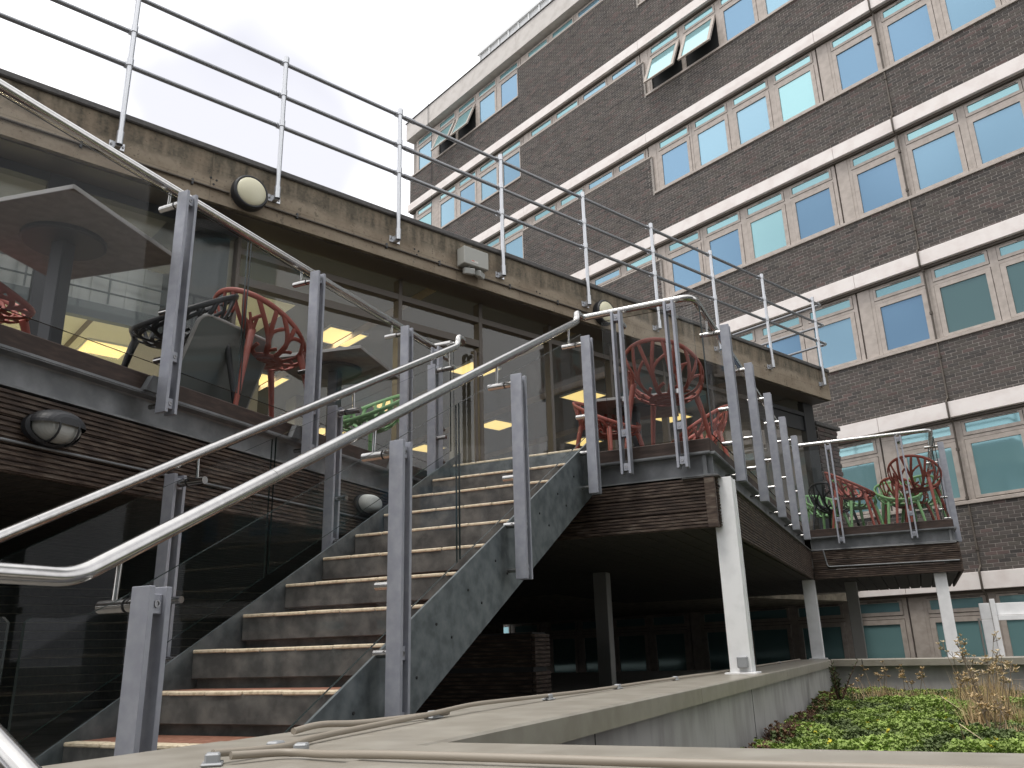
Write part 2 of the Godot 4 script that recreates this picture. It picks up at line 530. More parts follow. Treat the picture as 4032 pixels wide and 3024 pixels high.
	var p1 = mb(); bar.call(p1, -0.002, -1.947, 0.937, -0.903, fz + 0.012, fz + 0.03)
	var p2 = mb(); bar.call(p2, -0.047, -0.657, 0.982, -0.466, fz + 0.012, fz + 0.03)
	var mats = [fr.mesh(), lite.mesh(), sash.mesh(), gask.mesh(), p1.mesh(), p2.mesh()]
	rng.seed = 21
	for k in 7:
		for bay in ([-1, 0, 1, 2, 3, 4] if k == 0 else [-1, 0, 2, 3, 4]):
			for i in 4:
				if bay == -1 and i != 3: continue
				if bay == 4 and i > 3: continue
				var bl = -24.63 + 5.63 * bay + 1.325 * i if bay >= 0 else -26.22
				if bay == 4 and bl > 3.0: continue
				var at = Vector3(FA, T.call(k), bl) - base
				var wn = part("window", mats[0], M.frame, t, at)
				var open = [[6, 0, 0], [6, 0, 1], [5, 2, 0], [5, 2, 1]].has([k, bay, i])
				part("gasket", mats[3], M.gasket, wn)
				part("transom_light_frame", mats[1], M.frame, wn)
				var s = part("sash", mats[2], M.frame, wn)
				var wob = Vector3(0, rng.randf_range(-0.006, 0.006), rng.randf_range(-0.008, 0.008))
				var kinds = [0, 1, 1, 0, 2, 3, 2, 4]
				var mt = M.win[kinds[rng.randi() % 8]]
				var tint = {13: "1011", 23: "2555", 22: "2324", 33: "2330", 32: "2212", 43: "2234", 42: "2441", 53: "3322", 52: "1124", 60: "3432", 50: "4343", 40: "4344", 30: "1111"}
				if tint.has(k * 10 + bay): mt = M.win[int(tint[k * 10 + bay][i])]
				if k == 0: mt = M.win_low
				var g1 = part("pane", mats[4], M.win[1] if open else mt, wn)
				var g2 = part("transom_pane", mats[5], M.win[rng.randi() % 2], wn)
				g1.rotation = wob * 0.5; g2.rotation = wob * 0.5
				if open:
					for g in [s, g1]:
						g.rotation = Vector3.ZERO
						var tr := Transform3D(Basis(Vector3(0, 0, 1), -0.38), Vector3.ZERO)
						var piv = Vector3(fz, -0.81, 0)
						g.transform = Transform3D(tr.basis, piv - tr.basis * piv)
		# strip lights of the brick bay
		for i in (4 if k > 0 else 0):
			var bl = -24.63 + 5.63 + 1.325 * i
			var at = Vector3(FA, T.call(k), bl) - base
			b = mb()
			for e in [[-0.20, -0.79, -0.115, -0.386], [1.05, -0.79, 1.135, -0.386], [-0.115, -0.42, 1.05, -0.386], [-0.115, -0.79, 1.05, -0.735]]:
				bar.call(b, e[0], e[1], e[2], e[3], fz, fz + 0.06)
			var wn = part("strip_window", b, M.frame, t, at)
			part("transom_light_frame", mats[1], M.frame, wn)
			part("transom_pane", mats[5], M.win[[0, 1, 4][rng.randi() % 3]], wn)
		for bay in [0, 1, 2, 3, 4]:
			var c = -24.63 + 5.63 * bay - 0.335
			if bay == 0: c = -25.0
			var yb = T.call(k) - 2.04
			b = mb(base)
			b.cbox(Vector3(17.90, (yb + T.call(k) - 0.386) / 2, c), Vector3(0.07, 1.65, 0.29 if bay else 0.38), 0.004)
			part("pier_panel", b, M.frame, t)
	# drainpipe that steps round every band
	var pts = [Vector3(17.80, GY, -6.655)]
	for k in 6:
		var y = T.call(k)
		pts += [Vector3(17.80, y - 0.42, -6.655), Vector3(17.67, y - 0.36, -6.655), Vector3(17.67, y + 0.02, -6.655), Vector3(17.79, y + 0.10, -6.655)]
	pts.push_back(Vector3(17.80, 21.5, -6.655))
	b = mb(base)
	b.tube(bend(pts, 0.04, 2), 0.022, 8)
	for y in range(2, 42):
		if y % 2: b.lathe([Vector2(0.0, -0.03), Vector2(0.035, -0.03), Vector2(0.035, 0.03), Vector2(0.0, 0.03)], Vector3(17.79, y * 0.5 + 0.2, -6.655), Vector3.UP, 8)
	part("downpipe", b, M.frame_brown, t)
	b = mb(base)
	b.tube([Vector3(17.55, 22.9, -25.1), Vector3(17.55, 21.5, -25.1), Vector3(17.74, 21.4, -25.1), Vector3(17.74, GY, -25.1)], 0.012, 6)
	part("lightning_rod", b, M.steel_dark, t)
	# ribbed white plant screen on the roof
	b = mb(base)
	b.span(Vector3(18.7, 22.3, -22.9), Vector3(24, 24.2, 4.2))
	part("roof_screen", b, M.clad_white, t)
	b = mb(base)
	b.span(Vector3(18.6, 24.2, -23.0), Vector3(24.1, 24.32, 4.2))
	part("screen_capping", b, M.clad_white, t)
	for i in 40:
		b = mb(base)
		b.span(Vector3(18.64, 22.3, -22.9 + i * 0.62), Vector3(18.71, 24.19, -22.84 + i * 0.62))
		part("screen_rib", b, M.clad_white, t)

# ------------------------------------------------------------------ pavilion
func pavilion():
	var base := Vector3(5.0, GY, -9.0)
	var t = thing_ab("roof_pavilion", "low glazed cafe pavilion with a stained concrete roof edge behind the deck", "building", base)
	var A0 := -4.0
	var A1 := 13.56
	# fascia: casting lengths butted with fine joints
	var joints = [A0, -1.2, 2.42, 5.3, 7.62, 9.35, 11.4, A1]
	for i in joints.size() - 1:
		var b = mb(base)
		var l = joints[i] + 0.003
		var r = joints[i + 1] - 0.003
		var y0 := 4.085
		var y1 := 4.60
		var q = [Vector3(l, y0, W), Vector3(r, y0, W), Vector3(r, y1, W), Vector3(l, y1, W)]
		var nn = Vector3(0, 0, 1)
		var us = [(l - A0) / 9.0, (r - A0) / 9.0]
		b.put(q[0], nn, Vector2(us[0], 1)); b.put(q[2], nn, Vector2(us[1], 0)); b.put(q[1], nn, Vector2(us[1], 1))
		b.put(q[0], nn, Vector2(us[0], 1)); b.put(q[3], nn, Vector2(us[0], 0)); b.put(q[2], nn, Vector2(us[1], 0))
		var e = [Vector3(r, y0, W), Vector3(r, y0, W - 9), Vector3(r, y1, W - 9), Vector3(r, y1, W)]
		var e2 = Vector3(1, 0, 0)
		b.put(e[0], e2, Vector2(0.2, 1)); b.put(e[2], e2, Vector2(1.2, 0)); b.put(e[1], e2, Vector2(1.2, 1))
		b.put(e[0], e2, Vector2(0.2, 1)); b.put(e[3], e2, Vector2(0.2, 0)); b.put(e[2], e2, Vector2(1.2, 0))
		part("fascia", b, M.concrete, t)
	var s = mb(base)
	s.span(Vector3(A0, 4.087, W - 0.35), Vector3(A1 - 0.01, 4.59, W - 0.004))
	s.span(Vector3(A0, 4.44, W - 9.0), Vector3(A1 - 0.01, 4.59, W - 0.35))
	part("roof_slab", s, M.concrete_plain, t)
	s = mb(base)
	s.cbox(Vector3((A0 + A1) / 2, 4.632, W - 4.47), Vector3(A1 - A0 + 0.06, 0.062, 9.0), 0.01)
	part("roof_edge_trim", s, M.felt, t)
	# soffit board behind the fascia
	s = mb(base)
	s.span(Vector3(A0, 4.072, WG + 0.03), Vector3(A1 - 0.05, 4.0835, W - 0.05))
	part("soffit", s, M.frame_brown, t)
	# conduit with saddles
	s = mb(base)
	s.tube([Vector3(A0, 4.222, W + 0.014), Vector3(2.6, 4.222, W + 0.014)], 0.012, 8)
	s.tube([Vector3(2.96, 4.215, W + 0.014), Vector3(7.55, 4.215, W + 0.014)], 0.012, 8)
	part("conduit", s, M.frame_brown, t)
	for a in [0.3, 1.3, 2.25, 3.3, 4.35, 5.05, 6.1, 6.9]:
		s = mb(base)
		s.cbox(Vector3(a, 4.22, W + 0.012), Vector3(0.022, 0.06, 0.024), 0.004)
		part("conduit_saddle", s, M.steel_dark, t)
	# drilled holes and rust at old fixings
	for g in [[2.42, 4.30], [4.72, 4.27], [6.55, 4.25], [11.55, 4.29], [13.2, 4.27]]:
		for k in 3:
			s = mb(base)
			s.lathe([Vector2(0.0, 0.002), Vector2(0.011, 0.002), Vector2(0.012, -0.002)], Vector3(g[0] + [0, 0.055, 0.03][k], g[1] + [0.03, 0.02, -0.03][k], W + 0.001), Vector3(0, 0, 1), 8)
			part("fixing_hole", s, M.black, t)
	# glazing
	var mull = [[A0, -3.9], [-1.2, -1.14], [1.165, 1.35], [2.86, 2.90], [4.74, 4.79], [5.89, 5.945], [7.05, 7.10], [8.2, 8.25], [9.35, 9.4], [10.5, 10.55], [11.65, 11.7], [13.18, 13.5]]
	for i in mull.size():
		s = mb(base)
		s.cbox(Vector3((mull[i][0] + mull[i][1]) / 2, 2.715, WG), Vector3(mull[i][1] - mull[i][0], 2.71, 0.11), 0.005)
		part("mullion", s, M.frame_dark if i in [2, 11] else M.frame_brown, t)
		if i + 1 >= mull.size(): break
		var l = mull[i][1]
		var r = mull[i + 1][0]
		if i >= 3:
			s = mb(base)
			s.span(Vector3(l, 3.817, WG - 0.05), Vector3(r, 3.883, WG + 0.05))
			part("transom", s, M.frame_brown if i < 10 else M.frame_dark, t)
			if i < 5:
				s = mb(base)
				s.span(Vector3(l, 3.50, WG - 0.05), Vector3(r, 3.583, WG + 0.05))
				part("transom", s, M.frame_brown, t)
			s = mb(base)
			s.quad(Vector3(l, 3.883, WG), Vector3(r, 3.883, WG), Vector3(r, 4.07, WG), Vector3(l, 4.07, WG))
			part("pane", s, M.glaze, t)
			s = mb(base)
			s.quad(Vector3(l, 1.40, WG), Vector3(r, 1.40, WG), Vector3(r, 3.817, WG), Vector3(l, 3.817, WG))
			part("pane", s, M.glaze, t)
			if i == 10:
				s = mb(base)
				s.span(Vector3(l, 3.56, WG - 0.02), Vector3(r, 3.81, WG + 0.02))
				part("spandrel", s, M.frame_dark, t)
		else:
			s = mb(base)
			s.quad(Vector3(l, 1.40, WG), Vector3(r, 1.40, WG), Vector3(r, 3.98, WG), Vector3(l, 3.98, WG))
			for d in [0.02, 0.04]: s.quad(Vector3(l, 1.40, WG - d), Vector3(r, 1.40, WG - d), Vector3(r, 3.98, WG - d), Vector3(l, 3.98, WG - d))
			part("pane", s, M.glaze_mirror, t)
			s = mb(base)
			s.span(Vector3(l, 3.98, WG - 0.05), Vector3(r, 4.07, WG + 0.05))
			part("head_frame", s, M.frame_dark, t)
		s = mb(base)
		s.span(Vector3(l, 1.36, WG - 0.05), Vector3(r, 1.41, WG + 0.05))
		part("threshold", s, M.frame_brown, t)
	# sliding doors with paired tall pull handles
	for k in 2:
		s = mb(base)
		s.tube(bend([Vector3(5.78 + k * 0.07, 3.40, WG + 0.05), Vector3(5.78 + k * 0.07, 3.40, WG + 0.11), Vector3(5.78 + k * 0.07, 1.7, WG + 0.11), Vector3(5.78 + k * 0.07, 1.7, WG + 0.05)], 0.03), 0.022, 10)
		part("pull_handle", s, M.frame_brown, t)
	# room
	s = mb(base)
	s.span(Vector3(A0, 1.20, W - 9.0), Vector3(4.3, 1.365, WG - 0.05))
	part("room_floor", s, M.clad_pale, t)
	s = mb(base)
	s.span(Vector3(4.3, 1.20, W - 9.0), Vector3(A1 - 0.06, 1.365, WG - 0.05))
	part("room_floor", s, M.room_floor, t)
	s = mb(base)
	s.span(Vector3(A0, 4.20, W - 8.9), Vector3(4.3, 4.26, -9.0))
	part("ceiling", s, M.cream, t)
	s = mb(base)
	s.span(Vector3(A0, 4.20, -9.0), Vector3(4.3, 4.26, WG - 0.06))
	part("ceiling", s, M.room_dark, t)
	# ribbed white panelling with rails behind the upper glass
	s = mb(base)
	s.span(Vector3(A0, 3.13, -7.80), Vector3(2.32, 3.60, -7.78))
	part("ribbed_panel", s, M.clad_pale, t)
	for i in 42:
		s = mb(base)
		s.span(Vector3(A0 + i * 0.15, 3.13, -7.78), Vector3(A0 + 0.02 + i * 0.15, 3.60, -7.765))
		part("panel_rib", s, M.clad_pale, t)
	s = mb(base)
	s.span(Vector3(A0, 2.98, -7.80), Vector3(2.32, 3.13, -7.72))
	part("panel_beam", s, M.rail_paint, t)
	for y in [3.24, 3.38]:
		s = mb(base)
		s.tube([Vector3(A0, y, -7.70), Vector3(2.32, y, -7.70)], 0.009, 8)
		part("panel_rail", s, M.rail_paint, t)
	for i in 9:
		s = mb(base)
		s.tube([Vector3(-3.6 + i * 0.68, 3.13, -7.70), Vector3(-3.6 + i * 0.68, 3.38, -7.70)], 0.009, 8)
		part("panel_rail_post", s, M.rail_paint, t)
	for i in 6:
		s = mb(base)
		s.cbox(Vector3(0.62, 3.19 + i * 0.035, -7.755), Vector3(0.26, 0.02, 0.02), 0.003)
		part("louvre", s, M.clad_white, t)
	s = mb(base)
	s.span(Vector3(2.32, 1.37, -8.6), Vector3(2.84, 4.2, -7.5))
	part("room_column", s, M.frame_dark, t)
	s = mb(base)
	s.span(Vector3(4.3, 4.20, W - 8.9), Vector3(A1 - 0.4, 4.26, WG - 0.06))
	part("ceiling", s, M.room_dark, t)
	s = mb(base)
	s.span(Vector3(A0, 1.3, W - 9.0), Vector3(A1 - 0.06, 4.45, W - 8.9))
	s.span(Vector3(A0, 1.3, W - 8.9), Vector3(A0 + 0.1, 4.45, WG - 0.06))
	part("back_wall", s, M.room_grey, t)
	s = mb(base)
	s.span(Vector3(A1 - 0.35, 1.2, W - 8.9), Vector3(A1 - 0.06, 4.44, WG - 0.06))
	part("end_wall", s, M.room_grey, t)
	for q in [[4.25, -10.4], [6.2, -12.6], [8.6, -11.2]]:
		s = mb(base)
		s.cbox(Vector3(q[0], 2.78, q[1]), Vector3(0.35, 2.84, 0.35), 0.01)
		part("room_column", s, M.room_grey, t)
	s = mb(base)
	s.cbox(Vector3(8.0, 1.92, -12.0), Vector3(3.2, 1.1, 0.7), 0.01)
	part("counter", s, M.room_grey, t)
	# lower storey wall at the back, with slatted cladding
	s = mb(base)
	s.span(Vector3(-6, -0.44, -9.8), Vector3(6.0, 0.75, -9.5))
	part("lower_wall", s, M.concrete_plain, t)
	for i in 14:
		s = mb(base)
		s.cbox(Vector3(0, -0.38 + i * 0.083, -9.485), Vector3(11.9, 0.072, 0.03), 0.004)
		part("wall_slat", s, M.soffit, t)
	# brick stub wall joining the office block
	var sb = mb(base)
	sb.span(Vector3(13.68, 0.85, -8.32), Vector3(14.40, 3.74, -7.43))
	part("stub_wall", sb, M.mortar, t)
	sb = mb(base)
	sb.cbox(Vector3(14.04, 3.78, -7.87), Vector3(0.84, 0.07, 1.0), 0.008)
	part("stub_coping", sb, M.felt, t)
	sb = mb(base)
	sb.span(Vector3(12.2, 0.85, -21.0), Vector3(17.66, 1.19, -9.2))
	sb.span(Vector3(-6.0, 0.85, -21.0), Vector3(12.2, 1.19, -9.52))
	part("link_slab", sb, M.concrete_plain, t)
	sb = mb(base)
	sb.span(Vector3(-6.0, -0.44, -21.2), Vector3(17.66, 1.19, -21.0))
	sb.span(Vector3(-6.2, -0.44, -21.0), Vector3(-6.0, 1.19, -4.0))
	part("rear_wall", sb, M.concrete_plain, t)
	var bk = mb()
	bk.cbox(Vector3.ZERO, Vector3(0.2145, 0.065, 0.03), 0.003)
	var bkm = bk.mesh()
	var bk2 = mb()
	bk2.cbox(Vector3.ZERO, Vector3(0.03, 0.065, 0.2145), 0.003)
	var bkm2 = bk2.mesh()
	rng.seed = 77
	for r in 32:
		var y = 1.36 + r * 0.075
		for i in 3: part("brick", bkm, M.brick[[0, 1, 3, 4][rng.randi() % 4]], t, Vector3(13.79 + i * 0.225 + (0.05 if r % 2 else 0.0), y, -7.425) - base)
		for i in 4: part("brick", bkm2, M.brick[[0, 1, 3, 4][rng.randi() % 4]], t, Vector3(13.672, y, -7.55 - i * 0.225 + (0.05 if r % 2 else 0.0)) - base)
	# ceiling light panels
	var rowname = ["nearest the glass", "in the middle row", "in the back row"]
	for j in 3:
		for i in range(-1, 5):
			var a = 2.88 + 2.37 * i
			var bb = -9.6 - 2.33 * j
			var pb := Vector3(a, 4.20, bb)
			var l = thing_ab("ceiling_light", "square lit ceiling panel in the %s cafe ceiling, %s" % ["cream" if i < 1 else "dark", rowname[j]], "ceiling light", pb, "lit ceiling panels inside the cafe")
			var g = mb(pb)
			g.span(Vector3(a - 0.275, 4.178, bb - 0.275), Vector3(a + 0.275, 4.186, bb + 0.275))
			part("lamp_diffuser", g, M.lamp_on, l)
			g = mb(pb)
			for e in [[-0.29, -0.29, 0.29, -0.276], [-0.29, 0.276, 0.29, 0.29], [-0.29, -0.276, -0.276, 0.276], [0.276, -0.276, 0.29, 0.276]]:
				g.span(Vector3(a + e[0], 4.172, bb + e[1]), Vector3(a + e[2], 4.20, bb + e[3]))
			part("frame", g, M.clad_white, l)
			var al := AreaLight3D.new()
			al.area_size = Vector2(0.5, 0.5)
			al.light_color = Color(1.0, 0.93, 0.76)
			al.light_energy = 2.4 if i < 1 else 0.5
			al.shadow_enabled = true
			al.rotation.x = -PI / 2
			al.position = Vector3(0, -0.04, 0)
			l.add_child(al)

func fixtures():
	for q in [[2.783, "left of the grey emergency light"], [7.725, "behind the bend of the landing handrail"]]:
		var base := Vector3(q[0], 4.272, W)
		var t = thing_ab("bulkhead_lamp", "round black-rimmed bulkhead lamp with cream lens on concrete, " + q[1], "wall lamp", base, "round lamps on the concrete roof edge")
		var b = mb(base)
		b.lathe([Vector2(0.0, 0.0), Vector2(0.170, 0.0), Vector2(0.176, 0.03), Vector2(0.172, 0.085), Vector2(0.160, 0.10), Vector2(0.148, 0.10), Vector2(0.146, 0.085)], base, Vector3(0, 0, 1), 40)
		part("rim", b, M.housing, t)
		b = mb(base)
		var pf = []
		for k in 9: pf.push_back(Vector2(0.147 * cos(k / 8.0 * PI / 2), 0.088 + 0.045 * sin(k / 8.0 * PI / 2)))
		b.lathe(pf, base, Vector3(0, 0, 1), 40)
		part("lens", b, M.lens, t)
	# emergency flood light
	var eb := Vector3(5.49, 4.37, W)
	var e = thing_ab("emergency_light", "grey emergency light box with two small floodlights on concrete fascia", "light fitting", eb)
	var c = mb(eb)
	c.cbox(eb + Vector3(0, 0, 0.07), Vector3(0.36, 0.22, 0.14), 0.008)
	part("case", c, M.box_grey, e)
	c = mb(eb)
	c.span(eb + Vector3(-0.08, -0.075, 0.141), eb + Vector3(0.02, -0.05, 0.143))
	part("sticker", c, M.sticker, e)
	c = mb(eb)
	c.span(eb + Vector3(-0.075, -0.06, 0.1432), eb + Vector3(-0.035, -0.052, 0.1442))
	part("red_print", c, M.sticker_red, e)
	for k in 2:
		var bs := Basis(Vector3(0, 1, 0), [-0.35, 0.45][k]) * Basis(Vector3(1, 0, 0), 0.3)
		var o = eb + Vector3([-0.07, 0.09][k], -0.17, 0.08)
		c = mb(eb)
		c.cbox(o, Vector3(0.135, 0.075, 0.07), 0.01, bs)
		c.tube([o + Vector3(0, 0.03, 0), o + Vector3(0, 0.07, 0)], 0.012, 8)
		var h = part("flood_head", c, M.box_grey, e)
		c = mb(eb)
		c.cbox(o + bs * Vector3(0, 0, 0.036), Vector3(0.115, 0.057, 0.006), 0.002, bs)
		part("lens", c, M.clear, h)
	# oval fittings on the timber cladding
	for q in [[2.30, 0.955, true], [4.62, 0.97, false]]:
		var o := Vector3(q[0], q[1], ZD + 0.03)
		var hood: bool = q[2]
		var t = thing("oval_lamp", "black hooded oval bulkhead lamp on the slatted timber" if hood else "pale oval bulkhead lamp without hood on timber behind the stairs", "wall lamp", o)
		var b = mb(o)
		var S := Vector2(1.0, 0.56)
		b.lathe([Vector2(0.0, 0), Vector2(0.13, 0), Vector2(0.132, 0.03), Vector2(0.12, 0.045)] if hood else [Vector2(0.0, 0), Vector2(0.115, 0), Vector2(0.115, 0.02), Vector2(0.105, 0.03)], o, Vector3(0, 0, 1), 32, S)
		part("base", b, M.housing, t)
		b = mb(o)
		var pf = []
		for k in 9: pf.push_back(Vector2(0.108 * pow(cos(k / 8.0 * PI / 2), 0.6), 0.035 + 0.075 * sin(k / 8.0 * PI / 2)))
		b.lathe(pf, o, Vector3(0, 0, 1), 32, S)
		part("lens", b, M.lens_grey if hood else M.lens_white, t)
		if hood:
			b = mb(o)
			var prv = []
			for k in 9:
				var r = 0.122 * pow(cos(k / 8.0 * PI / 2), 0.5)
				var zz = 0.03 + 0.095 * sin(k / 8.0 * PI / 2)
				var ring = []
				for u in 17: ring.push_back(o + Vector3(cos(PI * u / 16) * r, sin(PI * u / 16) * r * 0.60 + 0.008, zz))
				if k > 0:
					for u in 16: b.quad(prv[u], prv[u + 1], ring[u + 1], ring[u])
				prv = ring
			part("hood", b, M.housing, t)
			for x in [-0.04, 0.05]:
				b = mb(o)
				var pl = []
				for k in 9:
					var a = -PI / 2 + PI * k / 8 * 0.9
					pl.push_back(o + Vector3(x, sin(a) * 0.064, 0.045 + 0.078 * cos(a)))
				b.tube(pl, 0.005, 6)
				part("guard_bar", b, M.housing, t)

func guardrail():
	var base := Vector3(7.0, 4.3, W + 0.07)
	var t = thing_ab("roof_guardrail", "galvanised tube guardrail with three rails along the concrete roof edge", "guardrail", base)
	var P = [-1.3, 0.12, 1.58, 3.05, 4.455, 5.95, 7.41, 8.83, 10.26, 11.68, 13.27]
	var ys = [5.92, 5.52, 5.155]
	var bz := W + 0.075
	for a in P:
		var b = mb(base)
		b.tube([Vector3(a, 4.33, bz), Vector3(a, 5.965, bz)], 0.024, 12)
		var po = part("post", b, M.galv_bright, t)
		b = mb(base)
		b.cbox(Vector3(a, 4.325, bz - 0.055), Vector3(0.05, 0.075, 0.10), 0.006)
		b.cbox(Vector3(a, 4.325, W + 0.006), Vector3(0.13, 0.075, 0.012), 0.003)
		b.lathe([Vector2(0.031, -0.03), Vector2(0.031, 0.10), Vector2(0.024, 0.10)], Vector3(a, 4.33, bz), Vector3.UP, 12)
		part("foot_bracket", b, M.galv_bright, po)
		for x in [-0.05, 0.05]:
			b = mb(base)
			b.lathe([Vector2(0.0, 0.012), Vector2(0.010, 0.012), Vector2(0.010, 0)], Vector3(a + x, 4.325, W + 0.012), Vector3(0, 0, 1), 6)
			part("anchor_bolt", b, M.bolt, po)
		for y in ys:
			b = mb(base)
			b.lathe([Vector2(0.024, -0.035), Vector2(0.031, -0.035), Vector2(0.031, 0.035), Vector2(0.024, 0.035)], Vector3(a, y, bz), Vector3.UP, 12)
			b.lathe([Vector2(0.024, -0.035), Vector2(0.031, -0.035), Vector2(0.031, 0.035), Vector2(0.024, 0.035)], Vector3(a, y, bz - 0.055), Vector3.RIGHT, 12)
			part("clamp", b, M.galv_bright, po)
	for i in 3:
		var b = mb(base)
		b.tube([Vector3(-4.5, ys[i], bz - 0.055), Vector3(13.62, ys[i], bz - 0.055)], 0.0225, 12)
		part("rail", b, M.galv_tube, t)
		b = mb(base)
		b.tube([Vector3(13.62, ys[i], bz - 0.06), Vector3(13.62, ys[i], -11.5)], 0.0225, 12)
		part("return_rail", b, M.galv_tube, t)
		b = mb(base)
		b.tube(bend([Vector3(13.55, ys[i], bz - 0.055), Vector3(13.63, ys[i], bz - 0.055), Vector3(13.63, ys[i], bz - 0.14)], 0.03), 0.029, 10)
		part("elbow", b, M.galv_bright, t)
		for a in [4.62, 9.0]:
			b = mb(base)
			b.lathe([Vector2(0.0225, -0.07), Vector2(0.028, -0.07), Vector2(0.028, 0.07), Vector2(0.0225, 0.07)], Vector3(a, ys[i], bz - 0.055), Vector3.RIGHT, 10)
			for e in [-0.035, 0.035]: b.cbox(Vector3(a + e, ys[i] - 0.03, bz - 0.05), Vector3(0.014, 0.014, 0.014), 0.002)
			part("sleeve", b, M.galv_tube, t)
	for z in [-9.0, -11.0]:
		var b = mb(base)
		b.tube([Vector3(13.56, 4.33, z), Vector3(13.56, 5.965, z)], 0.024, 12)
		part("post", b, M.galv_bright, t)

# ------------------------------------------------------------------ deck
func grooved(h, th):
	# section of a ribbed board: x outwards, y up
	var p = [Vector2(0, 0), Vector2(0, h)]
	var k := 5
	var pitch = h / k
	for i in k:
		var y = h - i * pitch
		p.push_back(Vector2(th, y - 0.002)); p.push_back(Vector2(th, y - pitch + 0.007))
		p.push_back(Vector2(th - 0.009, y - pitch + 0.006)); p.push_back(Vector2(th - 0.009, y - pitch + 0.0005))
	return p

func deck_run(t, off, p0: Vector3, p1: Vector3, out: Vector3, seed_: int):
	# one straight edge of the deck: board edge, steel lip, channel, ribbed cladding
	var al = (p1 - p0).normalized()
	var l = (p1 - p0).length()
	var up := Vector3.UP
	rng.seed = seed_
	var b = mb(off)
	b.prism([Vector2(-0.20, 1.268), Vector2(0.005, 1.268), Vector2(0.005, 1.352), Vector2(0.0, 1.358), Vector2(-0.20, 1.358)], p0, out, up, al * l)
	part("deck_edge_board", b, M.deckboard, t)
	b = mb(off)
	b.prism([Vector2(-0.1, 1.252), Vector2(0.03, 1.252), Vector2(0.03, 1.264), Vector2(-0.1, 1.264)], p0, out, up, al * l)
	part("steel_lip", b, M.channel, t)
	b = mb(off)
	b.prism([Vector2(-0.06, 1.098), Vector2(0.026, 1.098), Vector2(0.026, 1.108), Vector2(-0.028, 1.112), Vector2(-0.034, 1.120), Vector2(-0.034, 1.236), Vector2(-0.028, 1.244), Vector2(0.026, 1.246), Vector2(0.026, 1.2515), Vector2(-0.06, 1.2515)], p0, out, up, al * l)
	part("channel_beam", b, M.channel, t)
	var prof = grooved(0.108, 0.03)
	for r in 3:
		var y = 0.752 + r * 0.1135
		var s := 0.0
		while s < l - 0.05:
			var e = min(l, s + rng.randf_range(1.7, 2.6))
			if l - e < 0.5: e = l
			b = mb(off)
			b.prism(prof, p0 + al * (s + 0.002) + up * (y + rng.randf_range(-0.001, 0.001)) - out * (0.006 - rng.randf_range(0, 0.003)), out, up, al * (e - s - 0.004))
			part("ribbed_board", b, M.timber if rng.randf() < 0.55 else M.timber2, t)
			s = e

